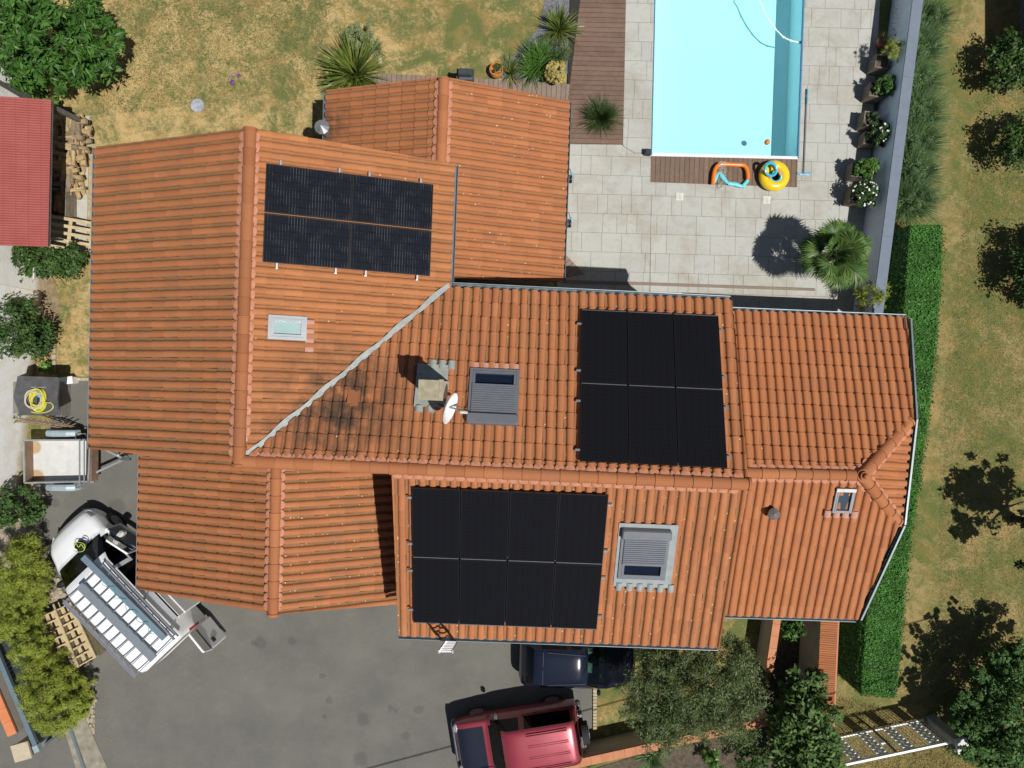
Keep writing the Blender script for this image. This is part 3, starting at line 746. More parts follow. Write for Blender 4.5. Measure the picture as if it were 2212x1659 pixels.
def make_panel(label, group, mt=None, light_edge=-1):
    o = thing('solar_panel', label, 'solar panel', (0, 0, 0), 0, group)
    MB().box((0, 0, 0), (PWD - .03, PLN - .03, .03)).build('cells', mt or sp, o)
    f = MB()
    for s_ in (-1, 1):
        f.box((s_ * (PWD / 2 - .0085), 0, .002), (.017, PLN, .036))
    f.box((0, -light_edge * (PLN / 2 - .0085), .002), (PWD - .034, .017, .036))
    f.build('frame', pf_m, o)
    MB().box((0, light_edge * (PLN / 2 - .009), .003), (PWD - .034, .018, .038)).build('end_rail', pf_m if mt else pf2_m, o)
    return o
def array(rf, quad, nx, ny, off, labels, group, rot=False, mt=None, gap=.02, clamps=(), gx=None):
    """quad in photo order: lists of corner points of the whole array"""
    M, w, h = frame_of(rf, quad, off)
    gx = gap if gx is None else gx
    pw, ph = (w - gx * (nx - 1)) / nx, (h - gap * (ny - 1)) / ny
    proto = None; out = []
    print('array', w, h, 'panel', pw, ph)
    k = 0
    for j in range(ny):
        for i in range(nx):
            cx = -w / 2 + pw / 2 + i * (pw + gx); cy = h / 2 - ph / 2 - j * (ph + gap)
            T = M @ Matrix.Translation((cx, cy, 0))
            if rot: T = T @ Matrix.Rotation(PI / 2, 4, 'Z') @ Matrix.Diagonal((ph / PWD, pw / PLN, 1, 1))
            else: T = T @ Matrix.Diagonal((pw / PWD, ph / PLN, 1, 1))
            if proto is None: o = proto = make_panel('x', group, mt)
            else: o = copy_tree(proto)
            o['label'] = labels[k]; o.matrix_world = T; k += 1; out.append((o, T))
    # clamps: (side fraction along height list, left/right)
    for (axis, side, fr) in clamps:
        if axis == 'y': p = Vector((side * (w / 2 + .05), h / 2 - fr * h, -.005)); d = (.11, .05, .05)
        else: p = Vector((-w / 2 + fr * w, side * (h / 2 + .04), -.005)); d = (.05, .09, .05)
        pw_ = M @ p
        best = min(out, key=lambda q: (q[1].translation - pw_).length)
        Mi = best[1].inverted() @ M
        cm_ = MB().box(p, d, M=Mi, ch=.008); cm_.box(p - Vector((0, 0, .035)), (d[0] * 1.3, d[1] * .7, .02), M=Mi)
        cm_.build('roof_hook', clamp_m, best[0])
    return M, w, h
pos2 = ['upper', 'lower']
col3 = ['left', 'middle', 'right']
array(RM1, [(1253, 670), (1548, 681), (1574, 1010), (1256, 998)], 3, 2, .15,
      ['black solar panel on the upper main slope, %s row, %s column' % (r, c) for r in (('lower', 'upper')) for c in col3], 'solar panels on the upper slope of the main roof', gap=.018,
      clamps=[('y', s_, f_) for s_ in (-1, 1) for f_ in (.07, .38, .58, .90)])
c4 = ['first', 'second', 'third', 'fourth']
array(RM2, [(887, 1053), (1315, 1069), (1288, 1358), (895, 1345)], 4, 2, .15,
      ['black solar panel on the slope nearest the cars, %s row, %s from left' % (r, c) for r in ('upper', 'lower') for c in c4], 'solar panels on the lower slope of the main roof', gap=.018,
      clamps=[('y', s_, f_) for s_ in (-1, 1) for f_ in (.07, .40, .60, .90)])
array(RL2, [(576, 348), (937, 404), (927, 600), (567, 562)], 2, 2, .15,
      ['blue black solar panel with silver dashes on the left wing, %s %s one' % (a_, b_) for a_, b_ in (('upper', 'left'), ('lower', 'left'), ('upper', 'right'), ('lower', 'right'))],
      'solar panels on the inner slope of the left wing', mt=sp2, gap=.012, gx=.035, clamps=[('y', s_, f_) for s_ in (-1, 1) for f_ in (.08, .42, .60, .92)])
# ================================================================ VEGETATION
def rand_dirs(n):
    v = rng.normal(size=(n, 3)); return v / np.linalg.norm(v, axis=1, keepdims=True)
def leaf_quads(P, D, Nn, ln, wd):
    """P centres, D direction of length, Nn normal, sizes -> rhombic leaves folded a little"""
    S = np.cross(Nn, D); S /= np.linalg.norm(S, axis=1, keepdims=True) + 1e-9
    ln = np.asarray(ln).reshape(-1, 1); wd = np.asarray(wd).reshape(-1, 1)
    a = P - D * ln * .5; b = P + S * wd * .5 - Nn * wd * .12; c = P + D * ln * .5; d = P - S * wd * .5 - Nn * wd * .12
    V = np.stack([a, b, c, d], 1).reshape(-1, 3); Fa = np.arange(len(V)).reshape(-1, 4)
    return V, Fa
def crown_cloud(c, rad, nclump, per, leaf, asp=.5, clump_r=.28, up=.5, shell=.55, flat=0.0):
    """leaf clumps spread through an ellipsoid: uneven outline, gaps, light and dark clumps"""
    c = np.array(c); rad = np.array(rad, dtype=float)
    d = rand_dirs(nclump); r = shell + (1 - shell) * rng.random(nclump) ** .7
    r *= 1 + .14 * np.sin(d[:, 0] * 5 + 1.3) * np.cos(d[:, 1] * 4 + c[0])
    cc = d * r[:, None] * rad; cc[:, 2] = np.where(cc[:, 2] < -rad[2] * .6, -rad[2] * .4, cc[:, 2])
    cr = clump_r * rad.mean() * (.6 + .8 * rng.random(nclump))
    k = np.repeat(np.arange(nclump), per); n = len(k)
    off = rand_dirs(n) * (rng.random(n) ** .45)[:, None] * cr[k][:, None]
    off[:, 2] *= .7
    P = cc[k] + off + c
    outd = off / (np.linalg.norm(off, axis=1, keepdims=True) + 1e-6)
    Nn = outd * .6 + rand_dirs(n) * .45 + np.array([0, 0, up]); Nn /= np.linalg.norm(Nn, axis=1, keepdims=True)
    D = outd + rand_dirs(n) * .6; D -= Nn * (D * Nn).sum(1, keepdims=True); D /= np.linalg.norm(D, axis=1, keepdims=True) + 1e-6
    ln = leaf * (.6 + .8 * rng.random(n))
    V, Fa = leaf_quads(P, D, Nn, ln, ln * asp)
    return V, Fa
def foliage_obj(name, parts, mat, parent):
    Vs = []; Fs = []; n = 0
    for V, Fa in parts: Vs.append(V); Fs.append(Fa + n); n += len(V)
    return add_mesh(name, mesh_np(np.concatenate(Vs), np.concatenate(Fs)), mat, parent)
bark_m = M_plain('bark_mat', (.11, .08, .055), .95, 0, .25, 12, .8)
def wood_mesh(h, r0, spread, nb, seed, z0=0):
    rnd = random.Random(seed); m = MB()
    m.tube([(0, 0, z0 - .1), (rnd.uniform(-.05, .05), rnd.uniform(-.05, .05), h * .35), (rnd.uniform(-.1, .1), rnd.uniform(-.1, .1), h * .75)], [r0, r0 * .75, r0 * .35], 8)
    for i in range(nb):
        a = 2 * PI * i / nb + rnd.uniform(-.4, .4); z = h * rnd.uniform(.2, .55); L_ = spread * rnd.uniform(.6, .95)
        p1 = Vector((0, 0, z)); p2 = Vector((math.cos(a) * L_ * .5, math.sin(a) * L_ * .5, z + L_ * .35)); p3 = Vector((math.cos(a + .2) * L_, math.sin(a + .2) * L_, z + L_ * .5))
        m.tube([p1, p2, p3], [r0 * .5, r0 * .3, r0 * .1], 6)
    return m
def plant(name, cat, label, px, py, z_top, h_c, rad, mat, nclump=60, per=60, leaf=.12, asp=.5, clump_r=.28, up=.5, shell=.5, trunk=True, group=None, extra=None, tname='trunk', nb=6, base=None):
    """px,py = photo position of crown centre, which sits at height h_c"""
    c = W(px, py, h_c); t = thing(name, label, cat, (c.x, c.y, 0), 0, group)
    if trunk: wood_mesh(h_c + rad[2] * .4, max(.03, .05 * h_c), rad[0] * .8, nb, int(px)).build(tname, bark_m, t)
    parts = [crown_cloud((0, 0, h_c), rad, nclump, per, leaf, asp, clump_r, up, shell)]
    if extra: parts += [crown_cloud((e[0], e[1], h_c + e[2]), e[3], e[4], per, leaf, asp, clump_r * 1.2, up, shell) for e in extra]
    foliage_obj('crown' if trunk else 'foliage', parts, mat, t)
    return t
def blades(n, h0, ln, wd, lean=(.1, 1.3), curl=.6, seg=4, r0=.05, zfall=1.0, az=None):
    """arching strap leaves from the origin"""
    th = rng.random(n) * 2 * PI if az is None else rng.uniform(az[0], az[1], n)
    le = rng.uniform(lean[0], lean[1], n); L_ = ln * rng.uniform(.65, 1.1, n); w = wd * rng.uniform(.7, 1.2, n)
    V = np.zeros((n, (seg + 1) * 2, 3)); cu = curl * rng.uniform(.3, 1.5, n)
    p = np.stack([np.cos(th) * r0 * rng.random(n), np.sin(th) * r0 * rng.random(n), np.full(n, h0)], 1)
    hd = np.stack([np.cos(th), np.sin(th), np.zeros(n)], 1); sd = np.stack([-np.sin(th), np.cos(th), np.zeros(n)], 1)
    tw = rng.normal(0, .5, n)
    for s in range(seg + 1):
        f = s / seg; a = le + cu * f * f
        ww = w * (1 - f ** 2.2) * .5 * (0.55 + 1.2 * min(f * 2.5, 1) * .4) + .001
        side = sd * np.cos(tw)[:, None] + np.array([0, 0, 1]) * np.sin(tw)[:, None]
        V[:, 2 * s] = p - side * ww[:, None]; V[:, 2 * s + 1] = p + side * ww[:, None]
        step = L_ / seg
        p = p + hd * (np.sin(a) * step)[:, None] + np.array([0, 0, 1]) * (np.cos(a) * step)[:, None]
    K = (seg + 1) * 2; base = (np.arange(n) * K)[:, None]
    Fa = np.concatenate([base + np.array([[2 * s, 2 * s + 1, 2 * s + 3, 2 * s + 2]]) for s in range(seg)])
    V = V.reshape(-1, 3); V[:, 2] = np.maximum(V[:, 2], .02)
    return V, Fa
def moved(vf, d): return vf[0] + np.array(d), vf[1]
L_green = M_leaf('leaf_green', [(.028, .075, .014), (.05, .135, .022), (.095, .21, .035), (.035, .095, .018)], .22, .45, .25)
L_dark = M_leaf('leaf_dark', [(.025, .06, .015), (.04, .095, .02), (.06, .12, .025), (.10, .15, .05)], .2, .5, .2)
L_yel = M_leaf('leaf_yellow_green', [(.26, .33, .04), (.36, .40, .05), (.20, .28, .04), (.43, .44, .08)], .35, .6)
L_olive = M_leaf('leaf_olive', [(.075, .12, .035), (.12, .17, .055), (.17, .21, .085), (.06, .10, .03)], .25, .5)
L_bright = M_leaf('leaf_bright', [(.08, .19, .03), (.14, .27, .05), (.06, .15, .025)], .3, .35)
L_strap = M_leaf('leaf_strap', [(.06, .11, .02), (.13, .18, .035), (.20, .23, .05), (.09, .14, .03)], .2, .35)
L_strapd = M_leaf('leaf_strap_dark', [(.04, .08, .025), (.09, .13, .04), (.06, .10, .03)], .2, .4)
L_blue = M_leaf('leaf_blue_green', [(.10, .18, .08), (.14, .25, .10), (.20, .30, .10), (.11, .20, .10)], .35, .6)
L_pale = M_leaf('leaf_pale', [(.26, .30, .14), (.20, .25, .11), (.32, .35, .18)], .2, .8)
L_gold = M_leaf('leaf_gold', [(.50, .40, .12), (.42, .33, .09), (.55, .46, .18), (.35, .30, .08)], .25, .7)
L_hedge = M_leaf('leaf_hedge', [(.045, .15, .022), (.065, .20, .028), (.09, .26, .038), (.055, .17, .025)], .25, .55)
L_purple = M_leaf('leaf_deep', [(.018, .03, .012), (.025, .045, .015), (.012, .02, .01)], .1, .5)
L_dry = M_leaf('leaf_dry', [(.40, .28, .10), (.30, .22, .08), (.46, .34, .15)], .2, .8)
flower_m = M_plain('flower_mat', (.85, .85, .82), .6)
# ---- trees and shrubs on the left
plant('chestnut_tree', 'tree', 'broad bright green tree at the top left over the white wall', 120, 85, 0, 2.2, (1.50, 1.30, 1.3), L_green, 80, 90, .19, .30, .20, .5, .35,
      extra=[(-1.0, .8, .1, (.9, .8, .9), 40), (-.9, -.5, -.2, (.8, .7, .7), 35), (.9, .1, -.2, (.7, .8, .7), 30)])
plant('young_shrub', 'shrub', 'small yellow green shrub under the big tree, above the red shed', 85, 192, 0, .9, (.65, .38, .6), L_bright, 36, 60, .09, .55, .3, .6, .4, tname='stem')
plant('ivy_bush', 'bush', 'wide dark green bush along the lower side of the red shed', 95, 562, 0, .8, (1.25, .45, .6), L_dark, 80, 90, .08, .6, .28, .6, .5, tname='stem', extra=[(-.9, -.1, .1, (.6, .5, .5), 25)])
plant('laurel_shrub', 'shrub', 'round dark green shrub against the white wall beside the dry lawn strip', 38, 705, 0, 1.1, (.85, .85, .9), L_dark, 80, 80, .10, .45, .28, .6, .5, tname='stem')
plant('small_shrub', 'shrub', 'green shrub by the white wall below the trailer', 35, 1095, 0, .9, (.62, .58, .7), L_dark, 50, 60, .10, .5, .3, .6, .5, tname='stem')
plant('dry_plant', 'plant', 'withered yellow plant in the bed by the white wall', 86, 762, 0, .25, (.28, .45, .2), L_dry, 16, 30, .10, .5, .35, .5, .3, trunk=False)
plant('leafy_plant', 'plant', 'small lime green plant beside the stone box', 95, 792, 0, .3, (.22, .16, .2), L_bright, 8, 26, .12, .5, .4, .6, .3, trunk=False)
plant('wall_sprig', 'plant', 'small feathery green plant left of the leaning trellis', 20, 902, 0, .6, (.32, .18, .4), L_olive, 12, 40, .10, .3, .4, .6, .3, trunk=False)
hd = [(25, 1225, .80, 1.2), (45, 1275, .62, 1.1), (10, 1320, .7, 1.0), (38, 1350, .55, 1.1), (62, 1400, .55, 1.1), (85, 1450, .55, 1.1), (95, 1495, .72, 1.2), (150, 1500, .50, .95), (120, 1548, .62, 1.0), (165, 1535, .40, .7)]
c0 = W(90, 1400, 0); ht = thing('conifer_hedge', 'shaggy yellow green conifer hedge at the lower left beside the driveway', 'hedge', (c0.x, c0.y, 0))
parts = []
for (x, y, r, hc) in hd:
    p = W(x, y, hc) - c0
    parts.append(crown_cloud((p.x, p.y, hc * .85), (r, r, hc * .7), int(120 * r), 150, .085, .17, .22, .5, .4))
    MB().tube([(p.x, p.y, -.1), (p.x, p.y, hc)], [.05, .02], 6).build('stem', bark_m, ht)
foliage_obj('foliage', parts, L_yel, ht)
# ---- strap-leaved plants
def strap(name, cat, label, px, py, sets, mat, zc=.4, group=None):
    c = W(px, py, zc); t = thing(name, label, cat, (c.x, c.y, 0), 0, group)
    foliage_obj('leaves', sets, mat, t); return t
strap('flax_plant', 'plant', 'large spiky green flax plant at the left end of the grey deck', 757, 138, [blades(230, .05, 1.25, .06, (.05, 1.25), .6, 5, .15), moved(blades(60, .05, .8, .05, (.4, 1.4), .5, 4, .1), (-.35, -.25, 0))], L_strap, .8)
plant('cotton_bush', 'bush', 'pale grey green rounded bush behind the flax plant', 775, 82, 0, .45, (.42, .42, .4), L_pale, 60, 110, .035, .6, .25, .6, .6, trunk=False)
strap('spiky_rosette', 'plant', 'small pale spiky rosette on the lawn right of the flax plant', 812, 98, [blades(110, .05, .38, .018, (.1, 1.5), .3, 3, .04)], L_pale, .3)
strap('corner_flax', 'plant', 'variegated flax plant at the top of the slate bed beside the deck', 1210, 50, [blades(190, .05, .78, .035, (.1, 1.35), .6, 5, .08)], L_strap, .5)
strap('striped_flax', 'plant', 'small variegated flax plant next to the orange pot', 1103, 146, [blades(80, .05, .62, .03, (.1, 1.35), .5, 4, .06)], L_strap, .4)
strap('arching_grass', 'plant', 'bright green arching grass between the two flax plants', 1172, 118, [blades(300, .1, .7, .02, (.1, 1.4), 1.0, 5, .25), moved(blades(200, .1, .6, .02, (.1, 1.4), 1.0, 5, .2), (-.25, -.3, 0))], L_bright, .5)
strap('dark_grass', 'plant', 'dark stringy grass at the edge of the slate bed', 1150, 115, [blades(60, .1, .5, .012, (.5, 1.5), 1.2, 5, .1, az=(1.5, 4.0))], L_purple, .4)
plant('bed_shrub', 'shrub', 'dull green wispy shrub against the wooden deck edge', 1216, 110, 0, .45, (.25, .42, .35), L_olive, 24, 60, .05, .3, .35, .5, .4, trunk=False)
plant('golden_shrub', 'shrub', 'golden yellow curly leaved shrub at the corner of the deck', 1200, 157, 0, .45, (.30, .30, .28), L_gold, 70, 60, .055, .8, .22, .6, .75, trunk=False)
strap('tufted_grass', 'plant', 'round spiky tuft of ornamental grass on the wooden deck', 1301, 250, [blades(900, .05, .72, .011, (.02, 1.35), .45, 4, .06), ], L_strapd, .35)
tw = blades(220, .05, .75, .007, (.5, 1.2), .3, 4, .05)
# ---- pot by the lawn
def pot(px, py, label, r=.16, col=(.55, .20, .06)):
    c = W(px, py, .3); t = thing('plant_pot', label, 'pot', (c.x, c.y, 0))
    MB().lathe([(r * .6, .02), (r, .14), (r * 1.08, .22), (r * .9, .30), (r * 1.0, .33), (r * .9, .33), (r * .8, .25), (.01, .25)], 24).build('pot_body', M_plain('pot_mat', col, .55, 0, .15, 10, .2), t, smooth=True)
    return t, c
t, c = pot(1072, 150, 'orange terracotta pot with a small plant beside the slate bed', .2)
foliage_obj('plant', [crown_cloud((0, .02, .33), (.13, .13, .08), 10, 30, .05, .6, .4, .5, .3)], L_dark, t)
# ---- planters along the white wall
planter_m = M_plain('planter_mat', (.20, .17, .13), .85, 0, .15, 5)
def planter(px, py, w, d, h, label, mat, rad, zc, leaf=.10, asp=.3, ncl=40, per=40, flowers=0, group='planters along the garden wall', fine=False, rz=-.13, dx=0.0, dy=0.0):
    c = W(px, py, h); t = thing('planter', label, 'planter', (c.x, c.y, 0), rz, group)
    m = MB(); tk = .03
    for sx in (-1, 1):
        m.box((sx * (w / 2 - tk / 2), 0, h / 2 + .05), (tk, d, h)); m.box((0, sx * (d / 2 - tk / 2), h / 2 + .05), (w - 2 * tk, tk, h))
    m.box((0, 0, h * .4), (w - 2 * tk, d - 2 * tk, .04)); m.build('box', planter_m, t)
    MB().box((0, 0, h - .02), (w - 2 * tk, d - 2 * tk, .03)).build('soil', soil_m, t)
    if ncl: foliage_obj('plant', [crown_cloud((dx, dy, h + zc), rad, ncl, per, leaf, asp, .3, .5, .4)], mat, t)
    if flowers:
        P = rand_dirs(flowers) * np.array(rad) * 1.05; P[:, 2] = np.abs(P[:, 2]); P += np.array([dx, dy, h + zc])
        Vs, Fs = leaf_quads(P, rand_dirs(flowers), rand_dirs(flowers) * .3 + np.array([0, 0, 1]), [.06] * flowers, [.06] * flowers)
        P2 = P + rng.normal(0, .03, P.shape); V2, F2 = leaf_quads(P2, rand_dirs(flowers), rand_dirs(flowers) * .3 + np.array([0, 0, 1]), [.05] * flowers, [.05] * flowers)
        fo = [x for x in t.children if x.name.startswith('plant')][0]; me = fo.data; nf = len(me.polygons)
        vs0 = np.zeros(len(me.vertices) * 3); me.vertices.foreach_get('co', vs0); vs0 = vs0.reshape(-1, 3)
        fs0 = np.arange(len(vs0)).reshape(-1, 4); A_ = np.concatenate([vs0, Vs, V2]); n1 = len(Vs) // 4 + len(V2) // 4
        m2 = mesh_np(A_, np.arange(len(A_)).reshape(-1, 4)); m2.materials.append(mat); m2.materials.append(flower_m)
        m2.polygons.foreach_set('material_index', np.array([0] * nf + [1] * n1, dtype=np.int32)); fo.data = m2
    return t
planter(1904, 134, .40, .40, .50, 'square planter with a feathery yellow plant by the garden wall', L_yel, (.34, .28, .25), .45, .06, .2, 40, 60, dx=.12, dy=.16)
planter(1893, 195, .42, .42, .50, 'square planter with a leafy green oleander by the garden wall', L_green, (.27, .27, .25), .3, .13, .25, 34, 26, dx=.12, dy=.05)
planter(1880, 258, .42, .42, .48, 'dark planter with a low dark bush between the two oleanders', L_purple, (.22, .2, .14), .1, .08, .5, 20, 40, dx=.08)
planter(1878, 300, .36, .36, .42, 'planter with a white flowering oleander beside the dark planter', L_dark, (.32, .32, .3), .35, .12, .25, 34, 26, 14, dx=.12, dy=.05)
planter(1852, 368, .36, .42, .48, 'planter with a glossy broad leaved laurel near the palm', L_bright, (.34, .3, .25), .3, .13, .45, 34, 26, dx=.15, dy=.0)
planter(1848, 424, .36, .42, .45, 'planter with a bush full of white blossom next to the palm', L_dark, (.36, .34, .3), .35, .10, .4, 40, 26, 28, dx=.12, dy=.0)
t, c = pot(1908, 88, 'terracotta pot with a thin sprig in the shade of the garden wall', .15, (.35, .14, .08))
foliage_obj('plant', [blades(12, .3, .45, .01, (.1, .9), .5, 4, .03), moved(crown_cloud((0, 0, 0), (.08, .08, .06), 4, 10, .05, .6, .4, .5, .3), (.28, .05, .5))], L_yel, t)
plant('bamboo_bush', 'bush', 'yellow green bamboo bush at the foot of the wall by the right roof', 1880, 640, 0, .9, (.42, .42, .55), L_yel, 50, 60, .09, .18, .3, .3, .4, tname='stem')
# ---- fan palm
L_palm = M_leaf('leaf_palm', [(.035, .08, .02), (.06, .12, .03), (.10, .17, .04), (.14, .20, .055)], .15, .42, .25)
pc = W(1806, 548, 1.9); pt_ = thing('fan_palm', 'fan palm with green pleated leaves standing on the terrace', 'palm', (pc.x, pc.y, 0))
MB().tube([(0, 0, -.1), (0, 0, .9), (.02, .02, 1.9)], [.14, .15, .12], 12).build('trunk', bark_m, pt_)
def palm_leaf(az, el, ln, R, droop):
    base = np.array([0, 0, 1.85]); d = np.array([math.cos(az) * math.cos(el), math.sin(az) * math.cos(el), math.sin(el)])
    tip = base + d * ln; s = np.array([-math.sin(az), math.cos(az), 0]); nrm = np.cross(d, s); 
    if nrm[2] < 0: nrm = -nrm
    V = []; Fa = []; n = 34
    V += [base - s * .012, base + s * .012, tip + s * .012, tip - s * .012]; Fa.append([0, 1, 2, 3])
    for i in range(n):
        a = -2.35 + 4.7 * (i + .5) / n; rr = R * (.82 + .18 * math.cos(a * .6)) * rng.uniform(.92, 1.05)
        dr = d * math.cos(a) + s * math.sin(a); pr = -d * math.sin(a) + s * math.cos(a)
        w = R * .055; mid = tip + dr * rr * .6 - np.array([0, 0, droop * .25 * rr]) + nrm * .012 * (-1) ** i; end = tip + dr * rr - np.array([0, 0, droop * rr * rng.uniform(.7, 1.3)])
        k = len(V); V += [tip + dr * .02 - pr * .004, tip + dr * .02 + pr * .004, mid + pr * w, mid - pr * w, end + pr * .002, end - pr * .002]
        Fa += [[k, k + 1, k + 2, k + 3], [k + 3, k + 2, k + 4, k + 5]]
    return np.array(V), np.array(Fa)
parts = []
for i in range(27):
    el = rng.uniform(-.15, 1.15) if i > 5 else 1.2; az = i * 2.399
    parts.append(palm_leaf(az, el, rng.uniform(.40, .80) if i > 5 else .22, rng.uniform(.42, .54), .25 + .3 * (1.2 - el)))
foliage_obj('crown', parts, L_palm, pt_)
# ---- feathery shrubs behind the wall
fx = [(2010, 30, .58), (1996, 95, .60), (1990, 165, .58), (1998, 235, .55), (1990, 300, .60), (1985, 365, .62), (1980, 425, .60)]
for i, (x, y, r) in enumerate(fx):
    c = W(x, y, .7)
    t = thing('feathery_shrub', ['topmost', 'second', 'third', 'fourth', 'fifth', 'sixth', 'lowest'][i] + ' feathery green shrub in the row behind the garden wall', 'shrub', (c.x, c.y, 0), 0, 'feathery shrubs behind the garden wall')
    foliage_obj('leaves', [blades(900, .1, .95, .018, (.05, 1.2), .7, 4, .35), moved(crown_cloud((0, 0, .55), (r * .9, r * .75, .35), 40, 60, .09, .18, .3, .3, .3), (0, 0, 0))], L_blue, t)
# ---- clipped hedge
hz = 1.5
hr = [(2037, 485), (2037, 553), (2026, 720), (2009, 886), (1987, 1053), (1976, 1106), (1957, 1273), (1944, 1439), (1936, 1506)]
hl = [(1968, 485), (1962, 553), (1950, 720), (1932, 886), (1912, 1053), (1900, 1106), (1878, 1273), (1864, 1439), (1861, 1500)]
c0 = W(1950, 1000, 0); hb = thing('clipped_hedge', 'long clipped dark green hedge running past the right end of the house', 'hedge', (c0.x, c0.y, 0))
m = MB(); n = len(hr)
Rr = [W(x, y, hz) - c0 for x, y in hr]; Ll = [W(x, y, hz) - c0 for x, y in hl]
def sh(p, q, k): v = p + (q - p) * k; return v
m.add([Vector((p.x, p.y, hz - .08)) for p in Ll] + [Vector((p.x, p.y, hz - .08)) for p in Rr] + [Vector((p.x, p.y, 0)) for p in Ll] + [Vector((p.x, p.y, 0)) for p in Rr],
      [(i, i + 1, n + i + 1, n + i) for i in range(n - 1)] + [(2 * n + i, 2 * n + i + 1, i + 1, i) for i in range(n - 1)] + [(n + i, n + i + 1, 3 * n + i + 1, 3 * n + i) for i in range(n - 1)] + [(0, n, 3 * n, 2 * n), (n - 1, 2 * n - 1, 4 * n - 1, 3 * n - 1)])
m.build('inner_mass', M_plain('hedge_core', (.02, .05, .012), .9, 0, .2, 20), hb)
Pp = []; Nr = []
for i in range(n - 1):
    area = ((Rr[i] - Ll[i]).length) * (Ll[i + 1] - Ll[i]).length; k = int(area * 2600)
    a = rng.random(k)[:, None]; b = rng.random(k)[:, None]
    A_, B_, C_, D_ = [np.array(v) for v in (Ll[i], Rr[i], Ll[i + 1], Rr[i + 1])]
    P = (A_ * (1 - a) + B_ * a) * (1 - b) + (C_ * (1 - a) + D_ * a) * b; P[:, 2] = hz - .07 + rng.random(k) * .09 + .02 * np.sin(P[:, 1] * 6) * np.cos(P[:, 0] * 7); Pp.append(P); Nr.append(np.tile([0, 0, 1.0], (k, 1)))
    for (E0, E1, sgn) in ((Ll[i], Ll[i + 1], -1), (Rr[i], Rr[i + 1], 1)):
        k2 = int((E1 - E0).length * hz * 900); a = rng.random(k2)[:, None]; P = np.array(E0) * (1 - a) + np.array(E1) * a; P[:, 2] = rng.random(k2) * hz; P[:, 0] += sgn * rng.random(k2) ** 2 * .13; Pp.append(P); Nr.append(np.tile([sgn * 1.0, 0, .2], (k2, 1)))
k2 = 2500; a = rng.random(k2)[:, None]; P = np.array(Ll[-1]) * (1 - a) + np.array(Rr[-1]) * a; P[:, 2] = rng.random(k2) * hz; P[:, 1] -= rng.random(k2) * .06; Pp.append(P); Nr.append(np.tile([0, -1.0, .2], (k2, 1)))
P = np.concatenate(Pp); Nn = np.concatenate(Nr) * .8 + rand_dirs(len(P)) * .6; Nn /= np.linalg.norm(Nn, axis=1, keepdims=True)
D = rand_dirs(len(P)); D -= Nn * (D * Nn).sum(1, keepdims=True); D /= np.linalg.norm(D, axis=1, keepdims=True)
ln = .06 * (.6 + .9 * rng.random(len(P)))
foliage_obj('foliage', [leaf_quads(P, D, Nn, ln, ln * .4)], L_hedge, hb)
# ---- trees on the right lawn (crowns partly beyond the frame)
def tree(name, label, bx, by, h, rad, mat, ncl, per, leaf, asp=.5, cr=.25, up=.5, shell=.5, extra=None):
    """bx,by = photo position of the trunk foot on the ground"""
    c = W(bx, by, 0); t = thing(name, label, 'tree', (c.x, c.y, 0), 0)
    wood_mesh(h, .05 * h, rad[0] * .85, 8, int(bx + by)).build('trunk', bark_m, t)
    parts = [crown_cloud((0, 0, h), rad, ncl, per, leaf, asp, cr, up, shell)]
    for e in (extra or []): parts.append(crown_cloud((e[0], e[1], h + e[2]), e[3], e[4], per, leaf, asp, cr * 1.2, up, shell))
    foliage_obj('crown', parts, mat, t); return t
tree('orchard_tree', 'dark leaved tree near the top right corner of the side lawn', 2150, 160, .85, (.80, .80, .6), L_dark, 70, 60, .10, .5, .3)
tree('leafy_tree', 'second dark tree below the one in the top right corner', 2182, 325, 1.0, (.85, .75, .6), L_dark, 70, 60, .10, .5, .3)
tree('round_tree', 'dense round tree at the right edge of the side lawn', 2241, 592, 1.05, (1.25, 1.22, .75), L_dark, 130, 80, .11, .5, .3, .5, .4)
tree('star_leaf_tree', 'tree with star shaped leaf clusters at the right edge', 2190, 1120, 2.4, (1.25, 1.25, .9), L_purple, 85, 34, .17, .5, .17, .4, .2, extra=[(-.9, .3, -.4, (.55, .5, .4), 16), (-.7, -.8, -.5, (.5, .5, .4), 14)])
tree('corner_tree', 'large bushy green tree in the lower right corner beside the white gate', 2140, 1495, 1.7, (1.6, 1.5, 1.3), M_leaf('leaf_corner', [(.045, .10, .03), (.075, .16, .045), (.11, .21, .05), (.055, .12, .035)], .2, .5, .2), 190, 90, .10, .5, .2, .5, .45, extra=[(-.5, 1.3, -.5, (.6, .6, .5), 30), (.4, 1.6, -.2, (.9, .6, .6), 40), (-1.4, -.1, -.3, (.7, .6, .5), 36), (-.9, -1.0, -.3, (.8, .6, .5), 36), (.3, -1.6, -.5, (1.0, .5, .5), 40)] + [(math.cos(a_) * r_, math.sin(a_) * r_, -.1 + .12 * r_, (.24, .24, .18), 7) for a_ in (1.3, 1.75, 2.1, 2.45, 2.8, 3.2, 3.6) for r_ in (1.5, 1.8, 2.1)])
plant('hedge_shrub', 'shrub', 'low green shrub growing around the white gate pillar', 2130, 1625, 0, .7, (1.2, .35, .5), L_green, 60, 70, .07, .5, .3, .5, .4, trunk=False)
